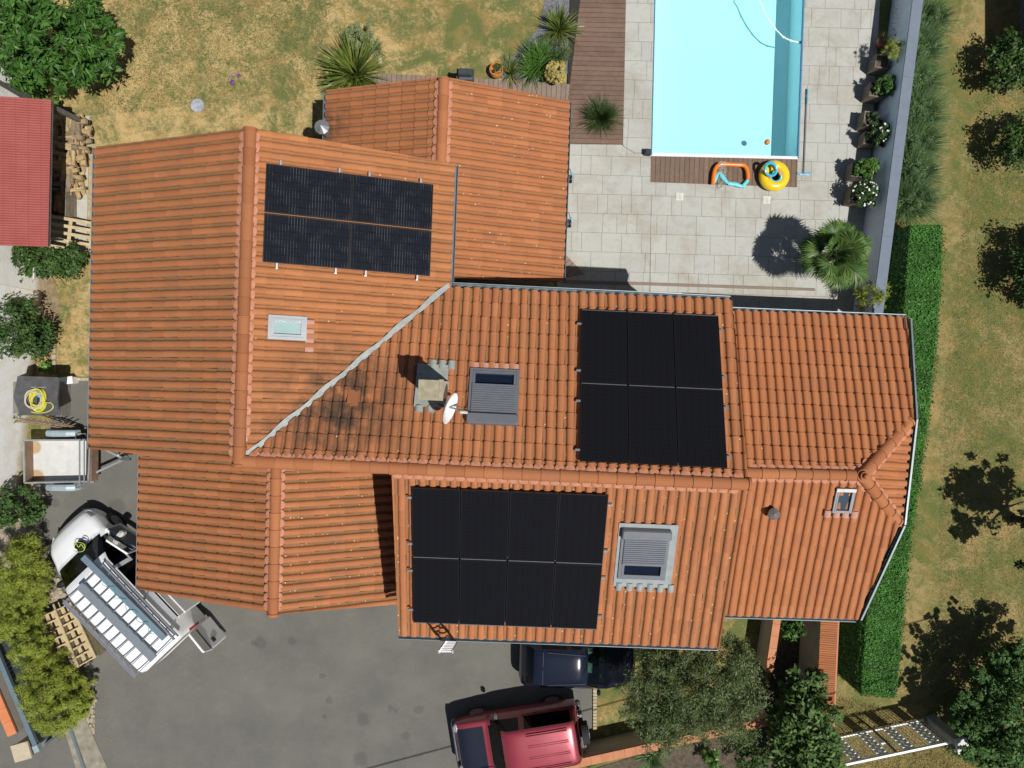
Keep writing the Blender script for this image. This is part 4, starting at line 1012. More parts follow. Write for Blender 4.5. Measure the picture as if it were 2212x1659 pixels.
# ---- trees between cars and tiled wall
tree('olive_tree', 'large grey green olive tree in front of the main eaves beside the dark car', 1448, 1400, 3.0, (1.75, 1.40, 1.1), L_olive, 340, 120, .085, .22, .17, .4, .35, extra=[(-.75, -.85, 0, (1.0, .75, .6), 70), (-1.2, -.1, -.1, (.8, .8, .6), 50), (-.9, .7, -.3, (.6, .6, .5), 30), (.8, 1.0, -.2, (.8, .6, .6), 40)])
tree('magnolia_tree', 'dark glossy broad leaved tree against the tile topped wall', 1690, 1530, 1.7, (.95, 1.3, 1.1), M_leaf('leaf_magnolia', [(.035, .075, .02), (.07, .13, .035), (.11, .19, .055), (.15, .25, .07)], .25, .5, .2), 130, 34, .16, .5, .24, .6, .45, extra=[(.2, 1.2, -.3, (.6, .6, .5), 24), (.3, -1.3, -.2, (.7, .7, .6), 34)])
plant('bushy_laurel', 'bush', 'green broad leaved bush climbing over the lower end of the tiled wall', 1770, 1600, 0, 1.5, (.55, .8, .5), L_green, 50, 40, .14, .5, .28, .6, .4)
plant('shaded_shrub', 'shrub', 'small dark shrub under the eaves between the two garden walls', 1715, 1352, 0, .9, (.32, .3, .5), L_green, 24, 40, .11, .4, .3, .5, .4)
strap('yucca_plant', 'plant', 'blue green spiky yucca at the bottom edge under the olive tree', 1412, 1648, [blades(300, .1, .62, .02, (.05, 1.4), .3, 3, .05)], L_blue, .5)
plant('lime_plant', 'plant', 'small lime green leafy plant at the bottom edge right of the yucca', 1538, 1645, 0, .5, (.34, .3, .35), L_bright, 30, 40, .10, .25, .3, .6, .3, trunk=False)
plant('low_shrub', 'shrub', 'dark green shrub at the bottom edge under the magnolia', 1625, 1635, 0, .6, (.55, .4, .4), L_dark, 40, 50, .08, .5, .3, .5, .4, trunk=False)
plant('red_flower_plant', 'plant', 'small plant with reddish blossom behind the orange topped wall', 1190, 1657, 0, .9, (.2, .12, .2), M_leaf('leaf_red', [(.25, .04, .05), (.06, .12, .03), (.35, .08, .10)], .2, .5), 12, 30, .05, .5, .4, .5, .3, trunk=False)
plant('ground_fern', 'plant', 'low green plant beside the orange topped wall near the yucca', 1275, 1650, 0, .3, (.3, .12, .25), L_olive, 14, 40, .05, .5, .4, .5, .3, trunk=False)
# ---- grass tufts and straw
def scatter_blades(name, reg, n, ln, wd, mat, lean, kind='stuff', zb=.0):
    r = [W(x, y) for x, y in reg]; x0, x1 = min(p.x for p in r), max(p.x for p in r); y0, y1 = min(p.y for p in r), max(p.y for p in r)
    P = np.stack([rng.uniform(x0, x1, n), rng.uniform(y0, y1, n)], 1)
    ins = np.ones(n, bool); k = len(r); c = sum(r, Vector()) / k
    for i in range(k):
        a, b_ = r[i], r[(i + 1) % k]; s = (b_.x - a.x) * (c.y - a.y) - (b_.y - a.y) * (c.x - a.x)
        ins &= (((b_.x - a.x) * (P[:, 1] - a.y) - (b_.y - a.y) * (P[:, 0] - a.x)) * s) > 0
    P = P[ins]; n = len(P)
    V, Fa = blades(n, .0, ln, wd, lean, .8, 2, .0)
    V = V.reshape(n, 6, 3); V[:, :, 0] += P[:, 0:1]; V[:, :, 1] += P[:, 1:2]; V[:, :, 2] += zb
    o = add_mesh(name, mesh_np(V.reshape(-1, 3), Fa), mat); return tag(o, kind=kind)
L_straw = M_leaf('straw_leaf', [(.42, .30, .12), (.34, .25, .09), (.22, .20, .07), (.50, .38, .17)], .2, .8)
scatter_blades('dry_grass', [(1790, 1510), (1880, 1500), (1960, 1540), (2212, 1600), (2260, 1700), (1790, 1700)], 16000, .16, .012, L_straw, (.4, 1.4))
L_bright2 = M_leaf('weed_leaf', [(.10, .16, .04), (.14, .20, .05), (.08, .13, .035)], .2, .8)
L_turf = M_leaf('turf_leaf', [(.10, .14, .035), (.16, .18, .055), (.07, .11, .028), (.28, .23, .09), (.38, .28, .12)], .2, .8)
scatter_blades('lawn_grass', [(230, -10), (1200, -10), (1160, 130), (700, 190), (690, 300), (200, 300)], 60000, .05, .007, L_turf, (.4, 1.4))
scatter_blades('side_grass', [(2035, -10), (2260, -10), (2260, 1550), (1960, 1500), (2030, 900)], 60000, .06, .008, L_turf, (.4, 1.4))

scatter_blades('leaf_litter', [(230, 1330), (850, 1330), (1000, 1500), (960, 1655), (260, 1655), (220, 1500)], 260, .07, .006, L_straw, (1.3, 1.55), zb=.016)
scatter_blades('verge_litter', [(95, 1040), (130, 1040), (260, 1640), (215, 1640)], 900, .08, .008, L_straw, (1.1, 1.55), zb=.02)
scatter_blades('lawn_weeds', [(230, -10), (1180, -10), (1150, 130), (700, 190), (690, 300), (200, 300)], 9000, .09, .012, L_bright2, (.6, 1.45))
# ================================================================ WALLS, SHED, GATES
white_m, N, L, b = nmat('white_wall_mat')
pos = geo(N).outputs['Position']; q1 = noise(N, L, pos, 2.5, 6, .7, .5); q2 = noise(N, L, pos, 25, 5, .75)
col = setmix(N, L, ramp(N, L, q1, .45, .75), (.93, .93, .90), (.80, .76, .66)); sz = N.new('ShaderNodeSeparateXYZ'); L.new(pos, sz.inputs[0])
col = setmix(N, L, ramp(N, L, mathn(N, L, 'ADD', sz.outputs[2], ramp(N, L, q1, .2, .8, -.2, .2)), .35, .05), col, (.50, .42, .28))
L.new(col, b.inputs['Base Color']); b.inputs['Roughness'].default_value = .9; bump(N, L, b, q2, .7, .02)
blue_m = M_plain('grey_blue_wall_mat', (.68, .76, .88), .9, 0, .06, 3, .4)
def wall_thing(name, label, cat, pa, pb, thick, h, mat, cap=None, capw=.05, caph=.05, side=1, z_of='base', group=None, capname='coping', segs=1):
    """wall whose visible foot runs from photo point pa to pb (ground); thickness to the given side"""
    a = W(pa[0], pa[1], 0); b_ = W(pb[0], pb[1], 0); d = (b_ - a).normalized(); nrm = Vector((-d.y, d.x, 0)) * side
    mid = (a + b_) / 2; t = thing(name, label, cat, mid + nrm * thick / 2, 0, group)
    MB().prism([a, b_, b_ + nrm * thick, a + nrm * thick], -.1, h).build('wall_body', mat, t, world=True)
    if cap:
        e = capw; Ls = (b_ - a).length
        m = MB()
        for i in range(segs):
            s0 = a + d * (Ls * i / segs + .003); s1 = a + d * (Ls * (i + 1) / segs - .003)
            m.prism([s0 - nrm * e, s1 - nrm * e, s1 + nrm * (thick + e), s0 + nrm * (thick + e)], h + .001, h + caph)
        m.build(capname, cap, t, world=True)
    return t, a, b_, d, nrm
wall_thing('boundary_wall', 'white rendered boundary wall at the left edge above the red shed', 'wall', (48, -120), (74, 632), .25, 2.2, white_m, side=1)
wall_thing('boundary_wall', 'thicker white rendered wall at the left edge behind the shrub and trailer', 'wall', (92, 632), (44, 1075), .30, 2.2, white_m, side=-1)
bd = MB()
for k in range(4):
    a = W(73, 575 + k * 9, 0); bd.box(a + Vector((-.02, 0, .55)), (.03, .115, .9))
tb = thing('wooden_shutter', 'pale grey boarded panel on the white wall below the shed bush', 'shutter', W(72, 590, 0)); bd.build('boards', M_plain('pale_board', (.50, .54, .52), .7, 0, .1, 6), tb, world=True)
m = MB(); m.bar(W(74, 604, 1.05), W(74, 566, 1.05), .04, .06); m.build('rail', M_plain('pale_rail', (.55, .56, .50), .7), tb, world=True)
# garden wall along the terrace: foot of the inner face
gw_cap = M_plain('wall_coping_mat', (.16, .19, .24), .85, 0, .06, 4)
wall_thing('garden_wall', 'grey blue rendered garden wall running down the right side of the terrace', 'wall', (1942, -120), (1838, 690), .30, 1.20, blue_m, cap=gw_cap, capw=.0, caph=.04, side=1, segs=5)
# tile topped wall
t, a, b_, d, nrm = wall_thing('tiled_wall', 'rendered garden wall topped with ribbed orange tiles below the right roof', 'wall', (1733, 1250), (1713, 1700), .36, 1.4, render_m, side=1)
m = MB(); Ls = (b_ - a).length; n = int(Ls / .062); up = Vector((0, 0, 1))
for i in range(n):
    p = a + d * (.062 * i + .03) - nrm * .06; q = p + nrm * .46
    m.tube([p + up * (1.44 + .006 * (i % 3)), q + up * 1.50], .034, 8, flat=.8)
m.build('coping_tiles', M_tile('coping_tile_mat', .3, 0, .95), t, world=True)
MB().bar(a + nrm * .42 + up * 1.44, b_ + nrm * .42 + up * 1.44, .05, .12).build('edge_moulding', salmon_m, t, world=True)
orange_m = M_plain('orange_coping_mat', (.50, .20, .09), .75, 0, .12, 3, .2)
orange2_m = M_plain('orange_coping_bright_mat', (.62, .21, .08), .7, 0, .10, 3, .2)
wall_thing('low_wall', 'low rendered wall with flat orange coping running along the bottom edge by the red car', 'wall', (1175, 1622), (1640, 1520), .20, .85, render_m, cap=orange_m, capw=.02, caph=.05, side=-1, segs=20)
wall_thing('low_wall', 'short orange topped wall between the grass patch and the magnolia', 'wall', (1650, 1300), (1632, 1425), .18, .85, render_m, cap=orange_m, capw=.02, caph=.05, side=1, segs=5)
# street wall, sliding gate and pillar lower left
wall_thing('street_wall', 'bright orange topped wall in the lower left corner', 'wall', (30, 1415), (87, 1548), .26, .95, render_m, cap=orange2_m, capw=.01, caph=.06, side=-1, segs=5)
p = W(46, 1624, 1.15); t = thing('gate_pillar', 'square beige gate pillar cap in the lower left corner', 'pillar', (p.x, p.y, 0), .28)
MB().box((0, 0, .55), (.42, .42, 1.1)).build('shaft', render_m, t); MB().box((0, 0, 1.135), (.50, .50, .07), ch=.012).build('cap', M_plain('beige_cap', (.50, .42, .30), .85, 0, .1, 6), t)
t = thing('sliding_gate', 'grey blue metal sliding gate standing parallel to the orange topped wall', 'gate', W(20, 1480, 0))
gb = M_plain('gate_blue_mat', (.15, .21, .25), .5, .2, .08, 5)
z1, z0 = 1.05, .12
a = W(-60, 1280, z1); b_ = W(79, 1612, z1); d = (b_ - a).normalized(); nn = Vector((-d.y, d.x, 0)); Z = Vector((0, 0, 1))
MB().bar(a, b_, .13, .10).build('top_rail', gb, t, world=True)
MB().bar(a - Z * .9, b_ - Z * .9, .10, .10).build('bottom_rail', gb, t, world=True)
m = MB(); MB().box(b_ + d * .05, (.20, .16, .14), math.atan2(d.y, d.x)).build('end_cap', M_plain('gate_cap_mat', (.30, .38, .40), .5), t, world=True)
k = 0
while k * .125 < (b_ - a).length:
    m.box(a + d * (k * .125 + .06) - Z * .45, (.118, .03, .84), math.atan2(d.y, d.x)); k += 1
m.build('infill_boards', gb, t, world=True)
mm = MB(); ta = W(137, 1560, .0); tb_ = W(188, 1690, .0); dd = (tb_ - ta).normalized(); nx = Vector((-dd.y, dd.x, 0))
tag(MB().prism([W(135, 1556), W(182, 1543), W(252, 1700), W(178, 1700)], 0, .035).build('kerb_strip', M_plain('kerb_mat', (.30, .27, .21), .9, 0, .2, 6, .5)), kind='structure')
tr_ = thing('gate_track', 'steel track for the sliding gate set in the concrete strip', 'gate track', W(165, 1620, 0))
MB().bar(W(146, 1556, .05), W(196, 1700, .05), .10, .03).build('channel', M_plain('track_mat', (.13, .16, .16), .7), tr_, world=True)
MB().bar(W(146, 1556, .075), W(196, 1700, .075), .025, .02).build('rail', zinc_m, tr_, world=True)
cat_ = thing('gate_closing_panel', 'dark blue horizontal rail under the end of the yellow green hedge', 'fence', W(105, 1585, 0))
MB().bar(W(85, 1618, .4), W(160, 1560, .2), .07, .35).build('rail', M_plain('dark_blue_mat', (.05, .08, .11), .6), cat_, world=True)
# white scroll gate
gt = thing('scroll_gate', 'white wrought iron double gate with curled scroll panels in the lower right', 'gate', W(1880, 1572, 0))
wg = M_plain('white_iron_mat', (.80, .80, .80), .5, 0, .05, 4)
gh = 1.4; a = W(1776, 1596.5, 0); b_ = W(1990.5, 1551, 0); d = (b_ - a).normalized(); GL = (b_ - a).length
MB().bar(a + Z * gh, b_ + Z * gh, .06, .07).build('top_rail', wg, gt, world=True)
MB().bar(a + Z * .10, b_ + Z * .10, .04, .05).build('bottom_rail', wg, gt, world=True)
npan = 4
for s in np.arange(0.02, GL, .095):
    f = (s / GL * npan) % 1
    if .24 < f < .80: continue
    p = a + d * s
    MB().tube([p + Z * .08, p + Z * gh], .009, 6).build('bar', wg, gt, world=True)
for k in range(npan):
    m = MB(); s0 = GL * (k + .26) / npan; wv = GL * .52 / npan
    p0 = a + d * s0
    def sp_(cx, cz, r, dirn, a0):
        pts = []
        for i in range(16):
            tt = i / 15; rr = r * (1 - .75 * tt); an = a0 + dirn * tt * 4.8
            pts.append(p0 + d * (cx + rr * math.cos(an)) + Z * (cz + rr * math.sin(an)))
        return pts
    rows = 6; hz_ = (gh - .22) / rows
    for r in range(rows):
        zc = .16 + hz_ * (r + .5)
        for cx, dr in ((wv * .25, 1), (wv * .75, -1)):
            m.tube(sp_(cx, zc + hz_ * .18, hz_ * .50, dr, -PI / 2), .030, 5); m.tube(sp_(cx, zc - hz_ * .22, hz_ * .44, -dr, PI / 2), .026, 5)
    for cx in (0.0, wv * .5, wv): m.tube([p0 + d * cx + Z * .1, p0 + d * cx + Z * gh], .010, 6)
    m.build('scroll_panel', wg, gt, world=True)
MB().bar(a + d * GL * .5 + Z * .05, a + d * GL * .5 + Z * gh, .05, .05).build('meeting_stile', M_plain('stile_mat', (.12, .12, .13), .6), gt, world=True)
MB().box(a + d * (GL * .5 - .09) + Z * .75, (.12, .05, .16), math.atan2(d.y, d.x)).build('lock_box', wg, gt, world=True)
p = W(2080, 1612, 1.5); t = thing('gate_pillar', 'white topped pillar at the right end of the scroll gate', 'pillar', (p.x, p.y, 0), .2)
MB().box((0, 0, .72), (.26, .34, 1.44)).build('shaft', M_plain('pillar_grey', (.30, .31, .30), .9, 0, .1, 6), t); MB().box((0, 0, 1.47), (.34, .42, .06), ch=.01).build('cap', M_plain('pillar_cap_mat', (.75, .75, .72), .8, 0, .12, 14, c2=(.42, .42, .38)), t)
MB().box(W(2050, 1590, .7) , (.5, .10, 1.2), .2).build('panel', M_plain('dark_panel', (.10, .10, .10), .8), t, world=True)
# kerb stones by the parked cars
ks_m = M_plain('kerb_stone_mat', (.45, .38, .25), .9, 0, .15, 6, .3)
st = thing('kerb_edging', 'row of pale kerb stones between the driveway and the dry grass patch', 'kerb', W(1287, 1525, 0))
for i in range(14):
    y = 1478 + i * 7.2; MB().box(W(1285, y, .035) , (.115, .092, .08), 0, ch=.008).build('kerb_stone', ks_m, st, world=True)
st = thing('kerb_edging', 'short row of pale edging stones next to the white box by the left eaves', 'kerb', W(180, 820, 0))
for i in range(4): MB().box(W(172 + i * 9, 819, .03), (.115, .10, .07), 0, ch=.008).build('kerb_stone', ks_m, st, world=True)
st = thing('kerb_edging', 'pale edging stones of the bed beside the dry lawn strip', 'kerb', W(117, 770, 0))
for i in range(5): MB().box(W(117, 745 + i * 13, .03), (.12, .16, .07), .05, ch=.012).build('kerb_stone', ks_m, st, world=True)
# round stones of the gravel bed
for i in range(70):
    f = i / 70; e = [(98, 1065), (84, 1140), (112, 1215), (150, 1310), (190, 1420), (206, 1500), (203, 1580)]
    s = f * 6; k = int(s); g_ = s - k; x = e[k][0] * (1 - g_) + e[k + 1][0] * g_; y = e[k][1] * (1 - g_) + e[k + 1][1] * g_
    if i == 0:
        bm = bmesh.new(); bmesh.ops.create_icosphere(bm, subdivisions=2, radius=.07)
        for v in bm.verts: v.co *= 1 + .25 * math.sin(v.co.x * 60) * math.cos(v.co.y * 50); v.co.z *= .6
        me = bpy.data.meshes.new('stone'); bm.to_mesh(me); bm.free(); so = add_mesh('edging_stone', me, M_plain('rock_mat', (.42, .36, .26), .9, 0, .25, 10, .5), smooth=True)
        tag(so, 'rounded pale stone edging the gravel bed beside the driveway', 'stone', 'stones edging the gravel bed'); o = so
    else: o = so.copy(); C.objects.link(o)
    o.location = W(x - rng.uniform(0, 9), y, .04); o.rotation_euler = (0, 0, rng.uniform(0, 6)); sc_ = rng.uniform(.6, 1.5); o.scale = (sc_, sc_ * rng.uniform(.7, 1.2), sc_)
# ---- red shed
shed = thing('shed', 'shed with a red tile effect metal roof at the left edge', 'shed', W(40, 370, 0))
red_m, N, L, b = nmat('red_roof_mat')
pos = geo(N).outputs['Position']; sx = N.new('ShaderNodeSeparateXYZ'); L.new(pos, sx.inputs[0])
rr_ = noise(N, L, pos, 2, 4, .6); col = setmix(N, L, ramp(N, L, rr_, .35, .7), (.28, .062, .050), (.325, .080, .065))
fx_ = mathn(N, L, 'FRACT', mathn(N, L, 'MULTIPLY', sx.outputs[0], 1 / .30)); col = setmix(N, L, mathn(N, L, 'LESS_THAN', fx_, .05), col, (.25, .05, .04))
sp_n = noise(N, L, pos, 30, 4, .8); col = setmix(N, L, ramp(N, L, sp_n, .68, .75, 0, .6), col, (.5, .22, .17))
L.new(col, b.inputs['Base Color']); b.inputs['Roughness'].default_value = .6
P0, P1, P2, P3 = W(-80, 203, 2.6), W(111, 215, 2.25), W(104, 533, 2.25), W(-80, 528, 2.6)
n = 60 * 4; vs = []; fs = []
for i in range(n + 1):
    f = i / n; a = P0 * (1 - f) + P3 * f; b_ = P1 * (1 - f) + P2 * f; zz = .008 * math.sin(i * PI / 2)
    vs += [a + Z * zz, b_ + Z * zz]
fs = [(2 * i, 2 * i + 1, 2 * i + 3, 2 * i + 2) for i in range(n)]
MB().add(vs, fs).build('roof', red_m, shed, world=True)
wood_grey = M_plain('grey_timber_mat', (.16, .15, .14), .9, 0, .2, 8, .5)
wood_pale = M_plain('pale_wood_mat', (.52, .41, .23), .8, 0, .15, 7, .4, island=.12)
MB().bar(W(111, 218, 2.16), W(104, 530, 2.16), .06, .10).build('eaves_beam', wood_grey, shed, world=True)
MB().bar(W(80, 213, 2.5) - Z * .25, W(188, 268, .35), .10, .12).build('strut', wood_grey, shed, world=True)
for (x, y) in ((104, 240), (100, 380), (98, 515)): MB().bar(W(x, y, .0), W(x, y, 0) + Z * 2.1, .10, .10).build('post', wood_grey, shed, world=True)
MB().box(W(-20, 370, 1.1), (1.0, 4.4, 2.2)).build('wall', wood_grey, shed, world=True)
tag(MB().prism([W(95, 248), W(196, 252), W(192, 400), W(190, 545), W(95, 545)], 0, .06).build('concrete_pad', M_plain('pad_mat', (.48, .46, .40), .9, 0, .12, 5, .4)), kind='structure')
# firewood, every log a thing of its own
log_m = M_plain('log_mat', (.52, .38, .18), .85, 0, .25, 5, .6, c2=(.26, .18, .10))
log2_m = M_plain('log_dark_mat', (.30, .23, .15), .9, 0, .25, 5, .6)
protos = []
for v in range(4):
    m = MB(); a0 = [.0, .5, 1.1, .3][v]; K = 7; vs = []
    for xx in (-.24, -.08, .10, .24):
        for k in range(K):
            an = PI * (1.0 if v % 2 else 1.6) * k / (K - 1) + a0; r_ = .075 * (1 + .15 * math.sin(7 * an + xx * 9)); vs.append((xx, r_ * math.cos(an), r_ * math.sin(an)))
    m.add(vs, [(i * K + k, i * K + (k + 1) % K, (i + 1) * K + (k + 1) % K, (i + 1) * K + k) for i in range(3) for k in range(K)] + [tuple(range(K))[::-1], tuple(range(3 * K, 4 * K))])
    protos.append(m.build('firewood_log', log_m if v != 2 else log2_m))
cnt = 0
def put_log(p, rz, tilt, s=1.0):
    global cnt
    o = protos[cnt] if cnt < 4 else protos[int(rng.integers(4))].copy()
    if cnt >= 4: C.objects.link(o)
    o.location = p; o.rotation_euler = (rng.uniform(0, 6), tilt, rz); o.scale = (s, s, s)
    tag(o, 'split firewood log in the pile beside the red shed', 'log', 'firewood logs piled beside the red shed'); cnt += 1
for (x0, y0, x1, y1, lay, dens) in ((124, 258, 188, 345, 5, 20), (112, 345, 180, 418, 4, 14)):
    for l in range(lay):
        for k in range(dens):
            f = l / lay; x = rng.uniform(x0 + 6 * f, x1 - 16 * f); y = rng.uniform(y0, y1)
            put_log(W(x, y, .10 + l * .14), rng.uniform(-.35, .35) + (PI / 2 if rng.random() < .45 else 0), rng.uniform(-.15, .15), rng.uniform(.75, 1.2))
cr = thing('wooden_crate', 'open grey wooden crate holding a yellow log below the firewood', 'crate', W(140, 447, 0))
m = MB(); c = W(140, 447, .06)
for k in range(4):
    m.box(c + Vector((.36, 0, .10 + k * .13)), (.03, .80, .11)); m.box(c + Vector((-.36, 0, .10 + k * .13)), (.03, .80, .11))
    m.box(c + Vector((0, .40, .10 + k * .13)), (.70, .03, .11)); m.box(c + Vector((0, -.40, .10 + k * .13)), (.70, .03, .11))
for k in range(6): m.box(c + Vector((.0, -.33 + k * .13, .06)), (.70, .11, .02))
m.build('slats', M_plain('crate_mat', (.27, .23, .17), .9, 0, .2, 8, .4, island=.15), cr, world=True)
m = MB(); m.box(c + Vector((.10, 0, .30)), (.15, .60, .12), .05, ch=.02); m.box(c + Vector((-.08, .05, .22)), (.13, .5, .12), -.08, ch=.02)
tag(m.build('split_log', log_m), 'yellow split wood lying inside the grey crate', 'firewood')
# pallets
def pallet(label, group, T, n=7, Lp=1.2, Wp=.8, mat=wood_pale, under=True):
    t = thing('pallet', label, 'pallet', (0, 0, 0), 0, group)
    for k in range(n):
        MB().box((-Wp / 2 + .05 + k * (Wp - .1) / (n - 1), 0, .13), (.09, Lp, .02)).build('top_board', mat, t)
    for k in range(3):
        y = (-1 + k) * (Lp / 2 - .05); MB().box((0, y, .06), (Wp, .09, .09)).build('bearer', mat, t)
    t.matrix_world = T; return t
pallet('pale wooden pallet leaning under the lower right corner of the red shed', None, Matrix.Translation(W(150, 507, .5)) @ Matrix.Rotation(-.10, 4, 'Z') @ Matrix.Rotation(.55, 4, 'Y') @ Matrix.Rotation(PI / 2, 4, 'Z'), 5, 1.2, .95)
# pallet lying beside the van: long stringers with short crosspieces
big = thing('wooden_rack', 'large pale wooden pallet frame lying beside the van and the conifer hedge', 'pallet', W(145, 1380, 0))
zt = .55
Q = [W(82, 1331, zt), W(139, 1309, zt), W(207, 1419, zt), W(130, 1460, zt)]   # outline
A0, B0 = W(84, 1332, zt), W(131, 1459, zt); A1, B1 = W(118, 1318, zt), W(169, 1442, zt); A2, B2 = W(150, 1302, zt), W(206, 1421, zt)
for (a, b_, w_) in ((A0, B0, .12), (A1, B1, .09), (A2, B2, .09)): MB().bar(a, b_, w_, .05).build('runner', wood_pale, big, world=True)
for k in range(8):
    f = (k + .0) / 7 * .97 + .015
    for (p, q, r, s) in ((A0, B0, A1, B1), (A1, B1, A2, B2)):
        MB().bar((p + (q - p) * f) - Z * .045, (r + (s - r) * f) - Z * .045, .05 if k not in (0, 7) else .03, .045).build('crosspiece', wood_pale, big, world=True)
        dd = (r - p)
for (p, q, r, s) in ((A0, B0, A1, B1), (A1, B1, A2, B2)):
    for g_ in (.30, .66):
        a = p + (r - p) * g_ - Z * .12; b_ = q + (s - q) * g_ - Z * .12; MB().bar(a, b_, .11, .025).build('bottom_board', wood_pale, big, world=True)
for (p, q) in ((A0, B0), (A1, B1), (A2, B2)):
    MB().bar(p - Z * .28, q - Z * .28, .07, .40).build('side_board', M_plain('pallet_side', (.42, .34, .20), .9, 0, .2, 8), big, world=True)
# stone box with hose
slate_m = M_plain('slate_slab_mat', (.085, .085, .088), .8, 0, .2, 4, .4)
bx = thing('stone_box', 'dark slate topped box by the white wall above the trailer', 'box', W(90, 860, 0))
zt = 1.25
sl_ = [W(38, 812, zt), W(126, 815, zt), W(128, 822, zt), W(124, 858, zt), W(128, 898, zt), W(43, 897, zt), W(29, 858, zt)]
MB().prism(sl_, zt - .06, zt).build('slab', slate_m, bx, world=True)
MB().bar(W(128, 818, zt - .05), W(122, 856, zt - .05), .06, .08).build('edge_strip', M_plain('slab_edge', (.22, .21, .20), .9), bx, world=True)
MB().bar(W(122, 858, zt - .05), W(129, 896, zt - .05), .06, .08).build('edge_strip', M_plain('slab_edge2', (.22, .21, .20), .9), bx, world=True)
MB().box(W(92, 858, .6), (.9, .9, 1.15)).build('body', M_plain('box_body', (.20, .19, .17), .9, 0, .15, 5), bx, world=True)
MB().box(W(137, 868, .22), (.18, .85, .44)).build('plinth', M_plain('plinth_mat', (.24, .22, .19), .9, 0, .15, 5), bx, world=True)
hs = thing('garden_hose', 'coiled yellow and cream garden hose lying on the slate topped box', 'hose', W(83, 862, zt))
yel_m = M_plain('hose_yellow_mat', (.62, .60, .08), .45, 0, .08, 6); crm_m = M_plain('hose_cream_mat', (.55, .50, .34), .5, 0, .08, 6)
pts = []
for i in range(260):
    a = i / 26 * 2 * PI; r_ = .19 + .045 * math.sin(i * .37) + .03 * math.sin(i * .11)
    pts.append(W(85, 864, zt) + Vector((r_ * math.cos(a) * 1.0, r_ * math.sin(a) * 1.25, .02 + .012 * (i / 40) + .01 * math.sin(i))))
pts += [W(85 + 30 * math.cos(u_), 878 + 14 * math.sin(u_), zt + .02) for u_ in np.linspace(-.6, 2.2, 20)]
MB().tube(pts, .013, 6).build('yellow_hose', yel_m, hs, world=True)
pts = []
for i in range(80):
    a = i / 26 * 2 * PI + .5; r_ = .24 + .04 * math.sin(i * .2)
    pts.append(W(78, 862, zt) + Vector((r_ * math.cos(a) * .95, r_ * math.sin(a), .09 + .01 * math.sin(i))))
MB().tube(pts, .013, 6).build('cream_hose', crm_m, hs, world=True)
cy = M_plain('cyan_plastic_mat', (.03, .36, .62), .4, 0, .05); dk = M_plain('dark_plastic_mat', (.02, .025, .04), .5, 0, .05)
MB().box(W(84, 855, zt + .06), (.07, .10, .06), .3, ch=.015).build('connector', cy, hs, world=True)
MB().tube([W(82, 852, zt + .06), W(80, 880, zt + .06)], .014, 6).build('spray_gun', dk, hs, world=True)
MB().box(W(80, 880, zt + .05), (.06, .06, .05), .3, ch=.01).build('nozzle', cy, hs, world=True)
tx = MB(); tx.box(W(83, 837 - .5, zt + .012), (.42, .012, .02)) ; 
tag(tx.build('metal_rod', M_plain('rodm', (.5, .5, .48), .5)), 'thin pale rod lying on the slate topped box above the hose', 'rod')
wbx = thing('plastic_box', 'white plastic box on the ground beside the stone box', 'box', W(157, 822, 0), .12)
MB().box((0, 0, .15), (.36, .20, .28), ch=.02).build('body', M_plain('white_plastic', (.75, .74, .72), .5, 0, .05), wbx); MB().box((0, 0, .305), (.38, .22, .025), ch=.01).build('lid', M_plain('white_lid', (.80, .80, .78), .5, 0, .05), wbx)
# leaning trellis
trl = thing('trellis', 'folded brown wooden trellis leaning against the side of the stone box', 'trellis', W(100, 912, 0))
tm_ = M_plain('trellis_mat', (.25, .18, .12), .9, 0, .2, 9)
a = W(33, 903, 1.0); bq = W(150, 918, .35)
for k in range(9):
    f = k / 9; MB().bar(a + (bq - a) * f + Vector((0, .02, .0)), a + (bq - a) * f + Vector((.35, -.12, -.12)), .025, .02).build('slat', tm_, trl, world=True)
    MB().bar(a + (bq - a) * f + Vector((0, -.12, -.1)), a + (bq - a) * f + Vector((.35, .02, -.02)), .025, .02).build('slat', tm_, trl, world=True)
for k in (0, .5, 1.0): MB().bar(a + Vector((0, -.10 * k, -.06 * k)), bq + Vector((0, -.12 * k, -.06 * k)), .03, .03).build('rail', tm_, trl, world=True)
# ================================================================ TERRACE ITEMS
def ground_spot(name, label, cat, pts, z0, z1, mat):
    c = sum([W(*p) for p in pts], Vector()) / len(pts); t = MB().prism([W(x, y, z1) - Vector((c.x, c.y, 0)) for x, y in pts], z0, z1); o = t.build(name, mat); o.location = (c.x, c.y, 0); return tag(o, label, cat)
cream = M_plain('skimmer_mat', (.62, .61, .55), .6, 0, .05)
for (x, y, lb) in ((1468, 425, 'square cream skimmer lid left of the inflatable goal on the terrace'), (1656, 432, 'square cream skimmer lid below the yellow rubber ring')):
    t = thing('skimmer_lid', lb, 'lid', W(x, y, ZT), -.03, 'pool skimmer lids')
    MB().box((0, 0, .008), (.22, .22, .014), ch=.004).build('frame', cream, t); MB().lathe([(.088, .012), (.088, .020), (.083, .022), (.01, .022)], 28).build('lid', M_plain('lidc', (.56, .55, .49), .6), t)
    MB().lathe([(.010, .02), (.010, .026)], 10).build('screw', dk, t)
pbx = thing('pump_box', 'small dark box at the corner of the pool with a thin cable', 'box', W(1397, 329, ZT))
MB().box(W(1399, 329, .15), (.20, .17, .18), -.1, ch=.02).build('body', dk, pbx, world=True)
MB().box(W(1397, 326, .26), (.07, .08, .03), .3, ch=.01).build('handle', dk, pbx, world=True)
MB().tube([W(1388, 330, .06), W(1372, 331, .058), W(1350, 318, .058), W(1344, 312, .075)], .006, 5).build('cable', dk, pbx, world=True)
